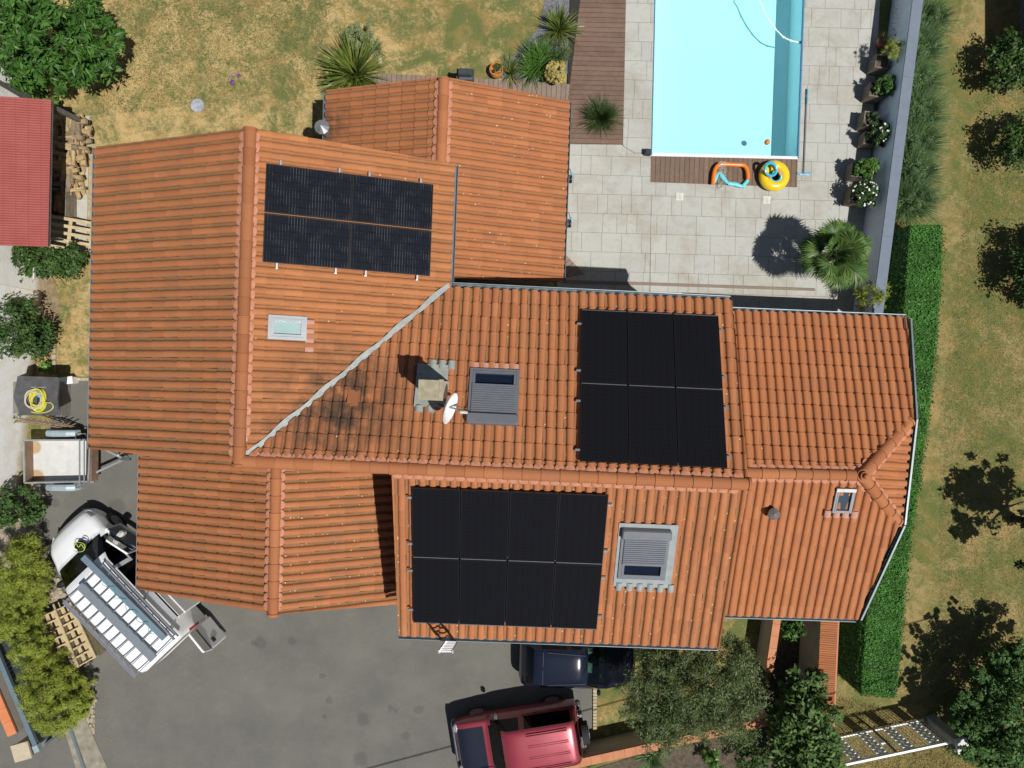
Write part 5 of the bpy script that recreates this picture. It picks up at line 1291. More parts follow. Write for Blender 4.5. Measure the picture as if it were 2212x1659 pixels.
# floating hose
fh = thing('floating_hose', 'white segmented hose floating in the pool', 'hose', W(1700, 60, -.08))
hpts = [W(1600, -50, -.07), W(1650, -52, -.07), W(1676, -40, -.07), W(1660, -16, -.07), W(1636, -22, -.07), W(1632, -12, -.07), W(1640, 0, -.07), W(1648, 20, -.07), W(1660, 42, -.07), W(1674, 62, -.07), W(1692, 80, -.07), W(1708, 88, -.07), W(1727, 92, -.07)]
wh = M_plain('white_hose_mat', (.85, .88, .88), .4, 0, .03)
MB().tube(hpts, .019, 8).build('tube', wh, fh, world=True)
for p in hpts[7:13]: MB().lathe([(.01, -.03), (.032, -.02), (.032, .02), (.01, .03)], 10, c=p).build('joint', wh, fh, world=True)
MB().lathe([(.01, -.03), (.04, -.02), (.04, .02), (.01, .03)], 10, c=W(1728, 92, -.07)).build('wall_fitting', cy, fh, world=True)
teal = M_plain('teal_mat', (.10, .42, .40), .6)
def smooth_path(p, n=6):
    out = []
    for i in range(len(p) - 1):
        p0 = p[max(i - 1, 0)]; p1 = p[i]; p2 = p[i + 1]; p3 = p[min(i + 2, len(p) - 1)]
        for k in range(n):
            t_ = k / n; out.append(.5 * ((2 * p1) + (p2 - p0) * t_ + (2 * p0 - 5 * p1 + 4 * p2 - p3) * t_ * t_ + (3 * p1 - p0 - 3 * p2 + p3) * t_ ** 3))
    return out + [p[-1]]
bm = bmesh.new(); bmesh.ops.create_uvsphere(bm, u_segments=20, v_segments=12, radius=.085); me = bpy.data.meshes.new('b'); bm.to_mesh(me); bm.free()
bl = add_mesh('ball', me, M_plain('ball_mat', (.70, .19, .03), .35, 0, .05), smooth=True); bl.location = W(1657, 307, -.04); tag(bl, 'small orange ball floating in the pool', 'ball')
# broom
br = thing('pool_brush', 'long handled pool brush lying beside the pool on the terrace', 'brush', W(1740, 285, ZT))
MB().tube([W(1744, 196, .10), W(1737, 374, .10)], .018, 8).build('pole', M_plain('pole_mat', (.42, .43, .44), .4, .5, .05), br, world=True)
MB().tube([W(1744.3, 192, .10), W(1743.8, 204, .10)], .026, 8).build('grip', cy, br, world=True); MB().tube([W(1743.5, 211, .10), W(1743.2, 223, .10)], .026, 8).build('collar', cy, br, world=True)
MB().tube([W(1722, 374.5, .09), W(1737, 376, .11), W(1752, 375.5, .09)], .03, 8, flat=.7).build('head', cy, br, world=True)
MB().bar(W(1728, 377, .10), W(1747, 378, .10), .02, .03).build('bristles', M_plain('bristle_mat', (.7, .75, .8), .6), br, world=True)
# yellow ring, hoop set and goal
ymat = M_plain('yellow_vinyl', (.80, .56, .015), .22, 0, .03, 2, coat=.6, spec=.6)
cvin = M_plain('cyan_vinyl', (.06, .50, .66), .25, 0, .04, 2, coat=.5); ovin = M_plain('orange_vinyl', (.80, .20, .02), .25, 0, .04, 2, coat=.5); cv2 = M_plain('cyan_flat_vinyl', (.14, .62, .66), .35, 0, .06, 6, .3, coat=.3)
c = W(1672, 380, .24); yr = thing('swim_ring', 'large yellow inflatable ring on the wooden strip below the pool', 'swim ring', c)
MB().torus(.30, .155, k=40, k2=18).build('ring', ymat, yr, smooth=True)
hp_ = thing('inflatable_hoop', 'blue and orange inflatable basketball hoop lying on the yellow ring', 'inflatable toy', W(1668, 375, .42))
Mh = Matrix.Translation(W(1665, 366, .56)) @ Matrix.Rotation(.45, 4, 'X') @ Matrix.Rotation(-.35, 4, 'Y') @ Matrix.Rotation(.5, 4, 'Z')
MB().torus(.185, .042, Mh, 32, 12, .82, 1.0).build('upper_ring', cvin, hp_, world=True, smooth=True)
Mh2 = Matrix.Translation(W(1676, 381, .36)) @ Matrix.Rotation(.25, 4, 'X') @ Matrix.Rotation(-.2, 4, 'Y')
MB().torus(.15, .035, Mh2, 32, 12).build('base_ring', cvin, hp_, world=True, smooth=True)
for (ax, ay, bx_, by_) in ((1652, 371, 1664, 386), (1669, 355, 1690, 375), (1680, 368, 1688, 382)): MB().tube([W(ax, ay, .52), W(bx_, by_, .36)], .026, 10).build('strut', ovin, hp_, world=True, smooth=True)
gl_ = thing('inflatable_goal', 'orange and light blue inflatable goal half collapsed on the wooden strip', 'inflatable toy', W(1578, 378, .08))
zg = .20
fr_ = [(1540, 398), (1541, 385), (1543, 372), (1547, 362), (1554, 356), (1566, 355), (1590, 356), (1605, 357), (1612, 363), (1615, 374), (1616, 388)]
MB().tube(smooth_path([W(x, y, zg) for x, y in fr_], 4), .062, 12).build('orange_tube', ovin, gl_, world=True, smooth=True)
cy_ = [[(1542, 394), (1552, 372)], [(1555, 372), (1562, 384), (1573, 396)], [(1573, 396), (1590, 398), (1604, 403)], [(1603, 404), (1616, 389)]]
for s in cy_: MB().tube([W(x, y, zg - .04) for x, y in s], [.055, .065, .045][:len(s)] if len(s) == 3 else [.06, .05], 10, flat=.6).build('blue_tube', cv2, gl_, world=True, smooth=True)
net = M_plain('net_mat', (.62, .60, .56), .7)
m = MB()
for k in range(7):
    x = 1552 + k * 2.6; m.tube([W(x + 1.8 * math.sin(j * 1.9 + k), 348 + j * 4.6, .27 - .012 * j) for j in range(13)], .0035, 4)
for j in range(11):
    m.tube([W(1551 + k * 2.8, 350 + j * 5 + 1.5 * math.sin(k * 2.1 + j), .265 - .012 * j) for k in range(7)], .0035, 4)
m.tube([W(1556 + 6 * math.cos(a_), 404 + 4 * math.sin(a_ * 1.7), .10) for a_ in np.linspace(0, 9, 40)], .006, 4)
m.build('net', net, gl_, world=True)
# folding scooters parked at the eaves
for i, (x, y) in enumerate(((1228, 380), (1226, 476))):
    t = thing('golf_trolley', ['upper', 'lower'][i] + ' wheeled trolley with a cyan knob half hidden under the eaves edge by the terrace', 'trolley', W(x, y, ZT), 0, 'wheeled trolleys under the eaves')
    for k in range(2):
        wm_ = MB(); wm_.tube([W(x + 1 + k * 5, y + 7, .14) + Vector((-.022, 0, 0)), W(x + 1 + k * 5, y + 7, .14) + Vector((.022, 0, 0))], .12, 18); wm_.build('wheel', dk, t, world=True)
    MB().tube([W(x - 4, y - 22, .35), W(x + 3, y - 15, .6), W(x + 6, y - 5, .75)], .013, 6).build('frame', alul_m, t, world=True)
    MB().tube([W(x + 6, y - 5, .75), W(x + 2, y + 3, .3)], .010, 6).build('strut', alul_m, t, world=True)
    MB().lathe([(.005, -.03), (.035, -.015), (.035, .015), (.005, .03)], 12, c=W(x + 8, y - 4, .78)).build('knob', M_plain('knob_mat', (.02, .55, .80), .4), t, world=True)
# barbecue
bq_ = thing('barbecue', 'dark grey lidded barbecue standing behind the ridge end of the back roof', 'barbecue', W(1005, 160, 0))
dg = M_plain('bbq_mat', (.055, .065, .075), .45, .2, .1, 6)
MB().box(W(1005, 158, .92), (.42, .20, .24), -.03, ch=.04).build('lid', dg, bq_, world=True); MB().box(W(1006, 167, .82), (.40, .20, .12), -.03, ch=.02).build('firebox', M_plain('bbq_light', (.11, .13, .15), .4, .2), bq_, world=True)
for sx_ in (-1, 1):
    MB().box(W(1005 + sx_ * 17, 162, .80), (.05, .36, .04), -.03).build('side_rail', dg, bq_, world=True)
    for sy in (-8, 8): MB().bar(W(1005 + sx_ * 15, 162 + sy, .8) - Z * .8, W(1005 + sx_ * 15, 162 + sy, .8), .03, .03).build('leg', dg, bq_, world=True)
# lawn objects
mh = MB().lathe([(.20, .0), (.20, .025), (.17, .03), (.01, .03)], 24, c=Vector()); o = mh.build('manhole_cover', M_plain('manhole_mat', (.40, .42, .47), .8, 0, .2, 9)); o.location = W(427, 228, 0); tag(o, 'round grey concrete cover set in the dry lawn', 'cover')
pr = thing('dog_toy', 'crumpled purple toy lying on the dry lawn', 'toy', W(508, 170, 0))
pu = M_plain('purple_mat', (.14, .06, .24), .7, 0, .1, 10)
for (x, y, s) in ((517, 163, .055), (502, 178, .075)):
    bm = bmesh.new(); bmesh.ops.create_icosphere(bm, subdivisions=2, radius=s)
    for v in bm.verts: v.co *= 1 + .3 * math.sin(v.co.x * 70) * math.cos(v.co.y * 60); v.co.z *= .4
    me = bpy.data.meshes.new('t'); bm.to_mesh(me); bm.free(); oo = add_mesh('pad', me, pu, pr, smooth=True); oo.location = W(x, y, .03) - Vector(pr.location)
MB().tube([W(513, 162, .03), W(505, 157, .03), W(498, 163, .03), W(499, 172, .03)], .018, 6).build('band', M_plain('lilac_mat', (.32, .20, .34), .7), pr, world=True)
MB().box(W(821, 130, .03), (.12, .22, .06), .1, ch=.02)
sto = MB().box((0, 0, .03), (.13, .25, .06), .1, ch=.03).build('stone', ks_m); sto.location = W(821, 131, 0); tag(sto, 'pale stone on the lawn at the end of the grey deck', 'stone')
# satellite dish
sd = thing('satellite_dish', 'white satellite dish on the chimney', 'satellite dish', W(962, 878, 6.3))
dm = M_plain('dish_mat', (.80, .80, .79), .5, 0, .03)
cD = W(963, 879, 6.45); nd = Vector((.93, -.32, .24)).normalized(); Rm = Matrix.Translation(cD) @ nd.to_track_quat('Z', 'Y').to_matrix().to_4x4()
R_ = .33; prof = [(.005, .0)] + [(R_ * k / 8, .11 * (k / 8) ** 2) for k in range(1, 9)]
MB().lathe(prof + [(R_ + .01, .11), (R_, .10)] + [(R_ * k / 8, .11 * (k / 8) ** 2 - .012) for k in range(7, 0, -1)], 36, Rm).build('dish', dm, sd, world=True, smooth=True)
lnb = W(1005, 888, 6.62)
MB().tube([cD + nd * .0 - Vector((0, 0, .20)), lnb], .02, 8).build('arm', zinc_m, sd, world=True); MB().tube([lnb - Vector((.10, .02, 0)), lnb + Vector((.05, -.03, .02))], [.035, .03], 10).build('receiver', M_plain('lnb_mat', (.6, .58, .52), .5), sd, world=True)
MB().tube([cD - nd * .02, W(940, 870, 6.3)], .025, 8).build('bracket', dk, sd, world=True)
# ladder
ld = thing('ladder', 'aluminium ladder leaning on the eaves of the lower main slope', 'ladder', W(965, 1370, 0))
alum = M_plain('ladder_mat', (.62, .63, .64), .35, .5, .05)
tA, tB = W(948, 1408, 5.75), W(978, 1408, 5.75); foot = Vector((0, -1.35, -5.75)) + Vector((.0, 0, 0))
for p in (tA, tB): MB().bar(p, p + foot, .03, .07).build('stile', alum, ld, world=True)
m = 22
for k in range(m):
    f = (k + .4) / m; MB().bar(tA + foot * f, tB + foot * f, .045, .03).build('rung', alum, ld, world=True)

black_cable = M_plain('cable_mat', (.02, .02, .02), .7)
# storage hut beyond the upper right corner and the service cable whose shadows fall into view
hut = thing('garden_hut', 'dark hut just beyond the top right corner shading the lawn', 'hut', (16.8, 12.2, 0))
MB().box((0, 0, 1.2), (3.2, 5.4, 2.4)).build('wall', wood_grey, hut); MB().box((0, 0, 2.45), (3.3, 5.5, .08)).build('roof', slate_m, hut)
ca = W(700, 1684, 0) + Vector((2.34, -1.86, 6)); cb = W(1390, 1500, 0) + Vector((2.34, -1.86, 6)); dv = cb - ca
tag(MB().tube([ca - dv * 1.2, cb + dv * .9], .02, 6).build('overhead_cable', black_cable), 'thin black overhead cable crossing above the parked cars', 'cable')
# ================================================================ VEHICLES
def loft_vehicle(stations, glass_rules, dense=5, smooth=2):
    """stations: list of (x, [(y,z)...]) half sections from the sill up to the roof centre.
    Returns meshes {part: (verts, faces)}; glass_rules(s,t) -> part name or None."""
    S = len(stations); K = len(stations[0][1]); ns = (S - 1) * dense + 1; nt = (K - 1) * dense + 1
    G = np.zeros((ns, nt, 3)); si = np.zeros(ns); ti = np.zeros(nt)
    for a in range(ns):
        s = a / dense; i = min(int(s), S - 2); f = s - i; si[a] = s
        for b_ in range(nt):
            t = b_ / dense; j = min(int(t), K - 2); g = t - j; ti[b_] = t
            def pt(ii, jj): return np.array([stations[ii][0], stations[ii][1][jj][0], stations[ii][1][jj][1]])
            G[a, b_] = (pt(i, j) * (1 - g) + pt(i, j + 1) * g) * (1 - f) + (pt(i + 1, j) * (1 - g) + pt(i + 1, j + 1) * g) * f
    for _ in range(smooth):
        H = G.copy()
        H[1:-1] = .25 * G[:-2] + .5 * G[1:-1] + .25 * G[2:]
        G2 = H.copy(); G2[:, 1:-1] = .25 * H[:, :-2] + .5 * H[:, 1:-1] + .25 * H[:, 2:]; G2[:, -1, 1] = 0; G2[:, -1, 2] = H[:, -2, 2] * .5 + H[:, -1, 2] * .5
        G = G2
    parts = {}
    full = np.concatenate([G, (G[:, :-1] * np.array([1, -1, 1]))[:, ::-1]], 1)   # left half then mirrored right half
    tt = np.concatenate([ti, ti[:-1][::-1]]); nT = full.shape[1]
    for a in range(ns - 1):
        for b_ in range(nT - 1):
            s = (si[a] + si[a + 1]) / 2; t = (tt[b_] + tt[b_ + 1]) / 2; side = 1 if b_ < nt - 1 else -1
            nm = glass_rules(s, t, side) or 'body'
            P = parts.setdefault(nm, ({}, [], []))
            idx = []
            for (ia, ib) in ((a, b_), (a + 1, b_), (a + 1, b_ + 1), (a, b_ + 1)):
                if (ia, ib) not in P[0]: P[0][(ia, ib)] = len(P[1]); P[1].append(tuple(full[ia, ib]))
                idx.append(P[0][(ia, ib)])
            P[2].append(tuple(idx[::-1]))
    for a in (0, ns - 1):
        P = parts['body']; idx = []
        for ib in range(nT):
            if (a, ib) not in P[0]: P[0][(a, ib)] = len(P[1]); P[1].append(tuple(full[a, ib]))
            idx.append(P[0][(a, ib)])
        P[2].append(tuple(idx))
    return {k: (v[1], v[2]) for k, v in parts.items()}
def build_parts(parts, mats, root):
    out = {}
    for nm, (v, f) in parts.items():
        me = bpy.data.meshes.new(nm); me.from_pydata(v, [], f); me.update()
        base = nm.split('.')[0]; o = add_mesh(base, me, mats.get(base, mats['glass']), root); me.polygons.foreach_set('use_smooth', [True] * len(me.polygons)); out[nm] = o
    return out
def wheel(root, x, y, r=.32, w=.2):
    m = MB(); m.tube([(x, y - w / 2, r), (x, y + w / 2, r)], r, 26); o = m.build('wheel', rub_m, root)
    s = 1 if y > 0 else -1
    MB().tube([(x, y + s * (w / 2 - .01), r), (x, y + s * (w / 2 + .012), r)], r * .62, 18).build('rim', shut_m, o)
rub_m = M_plain('rubber_mat', (.018, .018, .018), .85, 0, .1, 10)
tint_m = M_glass('car_glass_mat', (.55, .75, .66)); tint_dark = M_glass('car_dark_glass_mat', (.10, .13, .12))
black_m = M_plain('black_trim_mat', (.012, .012, .014), .5, 0, .05)
redl_m = M_plain('tail_light_mat', (.35, .01, .015), .2, 0, .05, coat=.5)
headl_m = M_plain('head_light_mat', (.45, .48, .5), .15, .2, .05, coat=.8)
def seats(root, xs, w, z=.45, col=(.03, .03, .035)):
    sm_ = M_plain('seat_mat', col, .9)
    for x in xs:
        for y in (-w, w):
            m = MB(); m.box((x, y, z), (.50, .48, .16), ch=.05); m.box((x - .24, y, z + .32), (.14, .46, .58), ch=.05); m.box((x - .27, y, z + .68), (.10, .24, .16), ch=.04); m.build('seat', sm_, root)
# ---------- dark hatchback (nose to the right)
cp = M_plain('dark_blue_paint', (.010, .014, .028), .18, 0, .03, 2, coat=.5, spec=.2)
p = Vector((1.885, -8.05, 0))
hb_ = thing('parked_car', 'small dark blue hatchback parked nose first under the olive tree', 'car', (p.x, p.y, 0), math.radians(-1.5))
def sec(w, zs, zr, rw, hood=None, zb=.22):
    if hood is None: return [(w * .86, zb), (w, zb + .12), (w * 1.0, .60), (w * .97, zs), (rw + (w * .97 - rw) * .42, zs + (zr - zs) * .55), (rw, zr - .05), (rw * .62, zr), (0, zr + .02)]
    return [(w * .86, zb), (w, zb + .12), (w * 1.0, .58), (w * .97, hood - .12), (w * .90, hood - .05), (w * .80, hood), (w * .5, hood + .035), (0, hood + .05)]
st_ = [(-1.90, sec(.62, .55, .62, .5, .62)), (-1.84, sec(.78, .85, .9, .6, .88)), (-1.70, sec(.83, .95, 1.12, .62)), (-1.38, sec(.85, .95, 1.40, .56)), (-1.1, sec(.855, .94, 1.45, .57)), (-.2, sec(.86, .93, 1.47, .58)), (.10, sec(.86, .93, 1.45, .57)),
       (1.02, sec(.86, .92, .99, .68)), (1.12, sec(.855, .9, .95, .7, .95)), (1.55, sec(.83, .8, .85, .7, .86)), (1.82, sec(.74, .7, .7, .7, .74)), (1.95, sec(.58, .6, .6, .5, .60))]
def rules_hb(s, t, side):
    if 6.1 < s < 7.0 and t > 4.8: return 'windscreen'
    if 3.6 < s < 6.6 and 3.25 < t < 4.85:
        if 4.75 < s < 5.0: return None
        return 'side_window.%d%d' % (side > 0, s > 5)
    if 2.0 < s < 2.9 and 4.9 < t: return 'rear_window'
    if 1.0 < s < 1.9 and 2.2 < t < 3.8: return 'tail_light.%d' % (side > 0)
    if 9.3 < s < 10.2 and 3.0 < t < 4.3: return 'headlight.%d' % (side > 0)
pr_ = loft_vehicle(st_, rules_hb)
build_parts(pr_, {'body': cp, 'glass': tint_dark, 'windscreen': tint_m, 'tail_light': redl_m, 'headlight': headl_m}, hb_)
for x in (-1.22, 1.22):
    for y in (-.76, .76): wheel(hb_, x, y, .30, .18)
MB().box((.95, 0, .78), (.42, 1.3, .14), ch=.05).build('dashboard', M_plain('dash_mat', (.08, .12, .11), .6), hb_)
seats(hb_, (.30,), .36, .42, (.16, .20, .18)); MB().box((-.3, 0, .30), (2.6, 1.5, .05)).build('cabin_floor', black_m, hb_)
for s in (-1, 1):
    MB().box((.72, s * .93, .97), (.12, .18, .12), ch=.04).build('mirror', cp, hb_)
m = MB(); m.bar((.2, -.45, 1.485), (-1.0, -.52, 1.475), .01, .01); m.bar((.2, .45, 1.485), (-1.0, .52, 1.475), .01, .01); m.bar((-1.15, -.52, 1.45), (-1.15, .52, 1.45), .012, .01); m.build('roof_seam', black_m, hb_)
hb_.scale = (.88, .88, .88)
# ---------- dark red four wheel drive
rp = M_plain('dark_red_paint', (.31, .040, .058), .32, .25, .05, 2, coat=1.0, spec=.5)
p = Vector((.204, -10.25, 0))
ro = thing('parked_offroader', 'dark red off road car with a black bonnet panel and rear spare wheel', 'car', (p.x, p.y, 0), math.radians(189))
def sec4(w, zs, zr, rw, hood=None, zb=.40):
    if hood is None: return [(w * .92, zb), (w, zb + .10), (w, .80), (w * .98, zs), (rw + (w * .98 - rw) * .4, zs + (zr - zs) * .55), (rw, zr - .05), (rw * .75, zr), (0, zr + .02)]
    return [(w * .92, zb), (w, zb + .10), (w, .78), (w * .99, hood - .10), (w * .96, hood - .03), (w * .88, hood), (w * .5, hood + .02), (0, hood + .03)]
st_ = [(-2.02, sec4(.80, .9, .9, .7, .85)), (-1.97, sec4(.86, 1.1, 1.35, .70)), (-1.86, sec4(.88, 1.12, 1.76, .67)), (-1.70, sec4(.89, 1.12, 1.83, .68)), (-.8, sec4(.90, 1.12, 1.85, .69)), (.10, sec4(.90, 1.11, 1.84, .68)), (.38, sec4(.90, 1.10, 1.78, .66)),
       (.95, sec4(.90, 1.10, 1.16, .74)), (1.05, sec4(.89, 1.0, 1.1, .8, 1.11)), (1.75, sec4(.86, 1.0, 1.1, .8, 1.05)), (1.98, sec4(.82, .9, .9, .8, .96)), (2.06, sec4(.76, .8, .8, .7, .70))]
def rules_ro(s, t, side):
    if 6.1 < s < 7.0 and t > 4.8: return 'windscreen'
    if 2.6 < s < 6.7 and 3.2 < t < 4.75:
        if 4.55 < s < 4.85: return None
        return 'side_window.%d%d' % (side > 0, s > 4.7)
    if 1.1 < s < 1.95 and t > 4.6: return 'rear_window'
    if 8.0 < s < 10.0 and t > 5.2: return 'bonnet_panel'
pr_ = loft_vehicle(st_, rules_ro)
build_parts(pr_, {'body': rp, 'glass': tint_dark, 'windscreen': tint_m, 'bonnet_panel': M_plain('black_bonnet', (.012, .016, .028), .3, .1, .05, coat=.5)}, ro)
for x in (-1.25, 1.30):
    for y in (-.74, .74): wheel(ro, x, y, .38, .24)
MB().box((2.08, 0, .62), (.18, 1.66, .22), ch=.06).build('bumper', M_plain('bumper_grey', (.13, .13, .15), .5), ro); MB().box((-2.08, 0, .60), (.18, 1.60, .22), ch=.06).build('bumper', M_plain('bumper_grey2', (.10, .10, .12), .5), ro)
for s in (-1, 1):
    MB().box((2.0, s * .68, .90), (.12, .26, .16), ch=.04).build('headlight', headl_m, ro); MB().box((.62, s * 1.0, 1.20), (.12, .20, .15), ch=.04).build('mirror', M_plain('mirror_grey', (.12, .12, .14), .4), ro)
m = MB(); m.tube([(-2.06, .08, 1.0), (-2.28, .08, 1.0)], .36, 28); sw = m.build('spare_wheel', rub_m, ro); MB().tube([(-2.281, .08, 1.0), (-2.30, .08, 1.0)], .20, 20).build('hub', alu_m, sw)
MB().box((-2.10, -.55, 1.0), (.14, .12, .30), ch=.03).build('rear_handle', M_plain('mg3', (.12, .13, .16), .5), ro)
for k in range(4):
    for e in (-.03, .03):
        MB().tube([(-1.60, -.54 + k * .36 + e, 1.855), (-.30 - .1 * 0, -.54 + k * .36 + e, 1.866)], .013, 6, flat=.9).build('roof_rib', rp, ro)
MB().box((.85, 0, .95), (.40, 1.4, .14), ch=.05).build('dashboard', M_plain('dash2_mat', (.06, .08, .085), .6), ro); seats(ro, (-.1,), .38, .60, (.05, .06, .06)); MB().box((-.5, 0, .5), (2.6, 1.6, .05)).build('cabin_floor', black_m, ro)
for s in (0, 1): MB().tube([(.98, -.5 + s * .75, 1.15), (.86, -.1 + s * .75, 1.235)], .012, 5).build('wiper', black_m, ro)
ro.scale = (.88, .88, .88)
# ---------- silver van with roof rack, doors open
vp = M_plain('van_silver_paint', (.80, .81, .82), .35, 0, .02, 2, coat=.6, spec=.5)
rear = W(335.9, 1422.7, 1.95); ang = math.atan2(.724, -.689)
van = thing('parked_van', 'silver white delivery van with doors open and an aluminium roof rack', 'van', (rear.x, rear.y, 0), ang)
def secv(w, zs, zr, rw, hood=None, zb=.24):
    if hood is None: return [(w * .92, zb), (w, zb + .10), (w, .70), (w * .985, zs), (rw + (w * .985 - rw) * .38, zs + (zr - zs) * .55), (rw, zr - .07), (rw * .80, zr), (0, zr + .03)]
    return [(w * .90, zb), (w, zb + .10), (w, .66), (w * .97, hood - .16), (w * .92, hood - .07), (w * .82, hood), (w * .5, hood + .06), (0, hood + .09)]
st_ = [(-.06, secv(.84, 1.0, 1.62, .68)), (.0, secv(.90, 1.05, 1.74, .74)), (.15, secv(.915, 1.06, 1.79, .77)), (1.5, secv(.925, 1.06, 1.81, .78)), (2.6, secv(.93, 1.06, 1.80, .77)), (2.98, secv(.93, 1.05, 1.76, .74)),
       (3.78, secv(.945, 1.02, 1.16, .78)), (3.90, secv(.935, 1.0, 1.1, .8, 1.08)), (4.30, secv(.88, .9, 1.0, .8, .96)), (4.55, secv(.76, .8, .9, .7, .80)), (4.70, secv(.58, .7, .7, .6, .56))]
def rules_van(s, t, side):
    if 5.12 < s < 6.0 and t > 4.75: return 'windscreen'
    if 4.1 < s < 5.7 and 3.2 < t < 4.7:
        return 'side_window' if side > 0 else 'door_opening'
    if 3.2 < s < 5.6 and t < 3.1 and t > .5 and side < 0 and s > 4.0: return 'door_opening'
    if 3.15 < s < 3.95 and .5 < t < 4.7 and side < 0: return 'cargo_opening'
    if 8.0 < s < 9.0 and 2.6 < t < 4.2: return 'headlight.%d' % (side > 0)
    if s < 1.0 and 2.2 < t < 3.6: return 'tail_light.%d' % (side > 0)
    if s < 1 and t > 4.2 and False: return None
pr_ = loft_vehicle(st_, rules_van)
pr_.pop('door_opening', None); pr_.pop('cargo_opening', None)
build_parts(pr_, {'body': vp, 'glass': tint_dark, 'windscreen': M_glass('van_screen_mat', (.22, .30, .27)), 'tail_light': redl_m, 'headlight': headl_m}, van)
for x in (.85, 3.85):
    for y in (-.84, .84): wheel(van, x, y, .33, .21)
MB().box((1.9, 0, .30), (3.6, 1.75, .06)).build('cabin_floor', black_m, van)
MB().box((3.55, 0, .98), (.55, 1.6, .14), ch=.05).build('dashboard', M_plain('dash3_mat', (.025, .028, .03), .7), van); seats(van, (2.75,), .48, .60)
m = MB(); m.box((1.2, .45, .62), (1.6, .6, .5), ch=.03); m.box((1.9, -.2, .45), (.5, .5, .3), ch=.03); m.build('cargo_shelving', M_plain('shelf_mat', (.05, .045, .04), .8), van)
for s in (-1,): MB().box((3.30, s * 1.16, 1.08), (.16, .26, .20), ch=.05).build('mirror', M_plain('mirror_white', (.62, .60, .56), .4), van)
MB().box((3.45, 1.05, 1.05), (.16, .24, .20), ch=.05).build('mirror', black_m, van)
# front passenger door, hinged forward and swung out
def door(name, hinge, ang_, Ld, z0, z1, windowed=True, inner=(.30, .31, .33)):
    T = Matrix.Translation(Vector(hinge)) @ Matrix.Rotation(ang_, 4, 'Z')
    m = MB(); zc = z0 + (z1 - z0) * .58
    m.box((Ld / 2, 0, (z0 + zc) / 2), (Ld, .09, zc - z0), M=T, ch=.02)
    o = m.build(name, vp, van)
    f = MB(); f.bar(T @ Vector((.18, 0, zc)), T @ Vector((.42, .02, z1)), .05, .04); f.bar(T @ Vector((.42, .02, z1)), T @ Vector((Ld, .02, z1)), .05, .04); f.bar(T @ Vector((Ld - .02, .02, z1)), T @ Vector((Ld - .02, 0, zc)), .05, .04); f.build('window_frame', vp, o)
    if windowed: MB().add([T @ Vector(v) for v in ((.2, 0, zc), (Ld - .03, 0, zc), (Ld - .03, .015, z1), (.42, .015, z1))], [(0, 1, 2, 3)]).build('pane', tint_dark, o)
    MB().box((Ld * .5, .052, z0 + .5), (Ld * .85, .02, .6), M=T).build('lining', M_plain('lining_mat', inner, .8), o)
    return o, T
d1, T1 = door('front_door', (3.72, -.95, 0), PI + .24, 1.10, .35, 1.62)
MB().box((.80, -.06, .95), (.16, .04, .05), M=T1).build('handle', black_m, d1)
# sliding door pushed back along the side
m = MB(); m.box((1.02, -1.03, .78), (1.22, .08, .95), ch=.03); m.box((1.02, -1.00, 1.38), (1.22, .06, .32), ch=.03); sdv = m.build('sliding_door', vp, van)
MB().box((1.52, -1.085, 1.0), (.05, .03, .18)).build('handle', black_m, sdv)
# rear doors: the near one opened square to the side, the far one shut
T = Matrix.Translation((-.05, -.92, 0)) @ Matrix.Rotation(PI - .08, 4, 'Z')
m = MB(); m.box((.42, 0, .72), (.80, .07, .92), M=T, ch=.03); rd = m.build('rear_door', vp, van)
m = MB(); m.bar(T @ Vector((.06, 0, 1.16)), T @ Vector((.10, .10, 1.76)), .05, .05); m.bar(T @ Vector((.10, .10, 1.76)), T @ Vector((.70, .10, 1.76)), .05, .05); m.bar(T @ Vector((.70, .10, 1.76)), T @ Vector((.80, 0, 1.16)), .05, .05); m.build('window_frame', vp, rd)
MB().add([T @ Vector(v) for v in ((.06, 0, 1.17), (.80, 0, 1.17), (.70, .09, 1.75), (.10, .09, 1.75))], [(0, 1, 2, 3)]).build('pane', tint_dark, rd)
MB().box((.62, .05, .9), (.14, .04, .14), M=T).build('handle', black_m, rd)
# wipers and things on the dash
for (x, y, c_) in ((3.35, .35, (.5, .5, .45)), (3.52, -.35, (.4, .55, .5)), (3.3, .75, (.4, .3, .1))):
    MB().box((x, y, 1.065), (.24, .16, .03), .4).build('dash_paper', M_plain('paper', c_, .8), van)
# roof rack
rk = MB(); zr_ = 1.93
rails = M_plain('rack_mat', (.32, .33, .36), .35, .5, .05)
for s in (-1, 1):
    MB().bar((.02, s * .72, zr_), (2.86, s * .72, zr_), .05, .05).build('rack_rail', rails, van)
for k in range(11):
    x = .05 + k * .278; MB().bar((x, -.70, zr_ - .02), (x, .70, zr_ - .02), .022, .03).build('rack_bar', rails, van)
for s in (-1, 1):
    MB().bar((.02, s * .82, zr_ - .06), (2.86, s * .82, zr_ - .06), .04, .04).build('rack_side_rail', rails, van)
    for x in (.3, 1.4, 2.6): MB().bar((x, s * .72, zr_), (x, s * .84, 1.70), .03, .03).build('rack_foot', rails, van)
plank_m = M_plain('aluminium_plank_mat', (.30, .34, .37), .4, .5, .05, 3)
def aloft(name, label, cat, a, b_, w, h, mat):
    M = WM[van.name]; a = M @ Vector(a); b_ = M @ Vector(b_); o = MB().bar(a, b_, w, h); return tag(o.build(name, mat), label, cat)
aloft('aluminium_plank', 'flat grey aluminium profile lying along the middle of the van roof rack', 'profile', (.02, .02, zr_ + .05), (2.86, .10, zr_ + .05), .22, .05, plank_m)
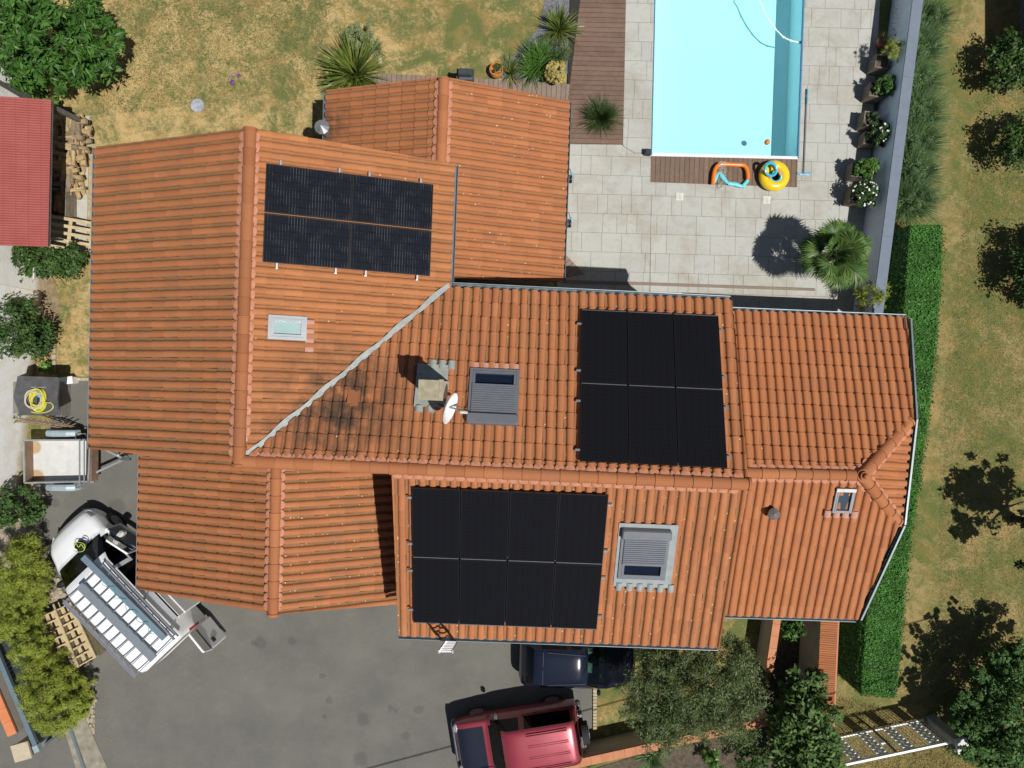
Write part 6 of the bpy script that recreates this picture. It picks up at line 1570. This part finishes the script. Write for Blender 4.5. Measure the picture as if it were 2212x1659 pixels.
aloft('aluminium_beam', 'long blue grey aluminium beam overhanging the windscreen on the van roof rack', 'profile', (.22, -.60, zr_ + .06), (3.35, -.52, zr_ + .06), .17, .09, M_plain('beam_mat', (.24, .32, .38), .4, .5, .05, 3))
o = MB().tube([WM[van.name] @ Vector((.5 + k * .12, -.50 + .10 * math.sin(k * 1.7), zr_ + .13)) for k in range(18)], .010, 5); tag(o.build('strap', teal), 'thin teal lashing strap tangled over the blue grey beam', 'strap')
# tool belt on the bonnet
M = WM[van.name]; cb_ = M @ Vector((3.78, -.22, 1.24))
tbg = thing('tool_belt', 'black tool harness with yellow green straps lying on the van bonnet', 'tool belt', cb_)
bm = bmesh.new(); bmesh.ops.create_icosphere(bm, subdivisions=3, radius=.17)
for v in bm.verts: v.co *= 1 + .2 * math.sin(v.co.x * 30) * math.cos(v.co.y * 26); v.co.z *= .35
me = bpy.data.meshes.new('t'); bm.to_mesh(me); bm.free(); add_mesh('bag', me, black_m, tbg, smooth=True)
neon = M_plain('neon_mat', (.45, .62, .04), .6)
MB().tube(smooth_path([Vector(v) for v in ((-.22, .0, .0), (-.16, .12, .06), (0, .13, .08), (.14, .06, .08), (.1, -.1, .07), (-.05, -.14, .07), (-.2, -.1, .04))], 5), .010, 6).build('strap', neon, tbg); MB().tube(smooth_path([Vector(v) for v in ((-.1, .1, .08), (-.02, 0, .10), (.04, .08, .09), (.12, -.04, .08))], 5), .010, 6).build('buckle_strap', neon, tbg)
MB().tube(smooth_path([Vector(v) for v in ((.0, .2, .02), (.1, .17, .05), (.2, .12, .03), (.15, .22, .02), (.03, .24, .02))], 5), .012, 6).build('rope', M_plain('navy_mat', (.03, .04, .16), .7), tbg)
# ---------- trailer
zt = .78
tl = thing('trailer', 'empty box trailer with a pale floor parked by the white wall', 'trailer', W(135, 985, 0))
Q = [W(52, 951, zt), W(195, 950, zt), W(192, 1040, zt), W(54, 1043, zt)]       # upper rim
Bt = [Vector((p.x, p.y, .42)) for p in Q]
steel = M_plain('galvanised_mat', (.34, .36, .36), .45, .4, .1, 5); brown = M_plain('plywood_mat', (.27, .17, .11), .8, 0, .15, 5)
floor_m = M_plain('trailer_floor_mat', (.56, .56, .54), .75, 0, .08, 4)
N = floor_m.node_tree.nodes; L = floor_m.node_tree.links; b = N['Principled BSDF']; pos = geo(N).outputs['Position']; src = b.inputs['Base Color'].links[0].from_socket
for (x, y, r) in ((73, 966, .22), (77, 1032, .26), (72, 1040, .2)):
    dn = N.new('ShaderNodeVectorMath'); dn.operation = 'DISTANCE'; L.new(pos, dn.inputs[0]); dn.inputs[1].default_value = W(x, y, .45); src = setmix(N, L, ramp(N, L, dn.outputs['Value'], r * .8, r, .9, 0), src, (.40, .26, .12))
L.new(src, b.inputs['Base Color'])
MB().add(Bt, [(3, 2, 1, 0)]).build('floor', floor_m, tl, world=True)
for i, (nm, mt) in enumerate((('side_panel', steel), ('front_panel', brown), ('side_panel', steel), ('tail_panel', brown))):
    a, b_ = Q[i], Q[(i + 1) % 4]; MB().bar(a - Z * .19, b_ - Z * .19, .025, .36).build(nm, mt, tl, world=True); MB().bar(a + Z * .01, b_ + Z * .01, .045, .04).build('rim', steel, tl, world=True)
for x in (172, 182): MB().bar(W(x, 950, zt + .25), W(x, 1046, zt + .25), .03, .03).build('cross_bar', steel, tl, world=True)
MB().bar(W(188, 950, zt + .12), W(187, 1030, zt + .12), .02, .02).build('cross_bar', black_m, tl, world=True)
for (y0, y1) in ((949, 937), (1047, 1054)):
    MB().tube([W(163, y0, zt), W(164, y1, zt - .2), W(185, y1, zt - .2), W(190, y0, zt)], .015, 6).build('hand_rail', steel, tl, world=True)
for y, s in ((936, 1), (1053, -1)):
    c = W(133, y, .55); m = MB()
    m.tube([c + Vector((-.46, 0, -.12)), c + Vector((-.40, 0, .02)), c + Vector((-.2, 0, .08)), c + Vector((.2, 0, .08)), c + Vector((.40, 0, .02)), c + Vector((.46, 0, -.12))], .10, 10, flat=.5); m.build('mudguard', M_plain('guard_mat', (.38, .46, .50), .4, .3, .05), tl, world=True)
    MB().tube([W(133, y, .28) - Vector((0, .08, 0)), W(133, y, .28) + Vector((0, .08, 0))], .28, 22).build('wheel', rub_m, tl, world=True)
MB().box(W(200, 1000, .50), (.12, 1.15, .10)).build('front_beam', steel, tl, world=True); MB().prism([W(196, 955, .55), W(206, 955, .55), W(206, 1038, .55), W(196, 1038, .55)], .40, .74).build('front_box', brown, tl, world=True)
hit = W(282, 991, .45)
for (x, y) in ((205, 1022), (210, 962)): MB().bar(W(x, y, .48), W(270, 992, .45), .06, .06).build('drawbar', steel, tl, world=True)
MB().bar(W(262, 992, .47), hit, .08, .08).build('coupling', M_plain('coupling_mat', (.10, .10, .11), .5, .3), tl, world=True); MB().tube([W(255, 984, .2), W(255, 984, .85)], .03, 8).build('jockey_wheel', steel, tl, world=True)
MB().tube([W(262, 985, .5), W(268, 980, .55), W(278, 986, .5)], .018, 6).build('cable', black_m, tl, world=True)
print('objects', len(bpy.data.objects), 'polys', sum(len(o.data.polygons) for o in bpy.data.objects if o.type == 'MESH'))
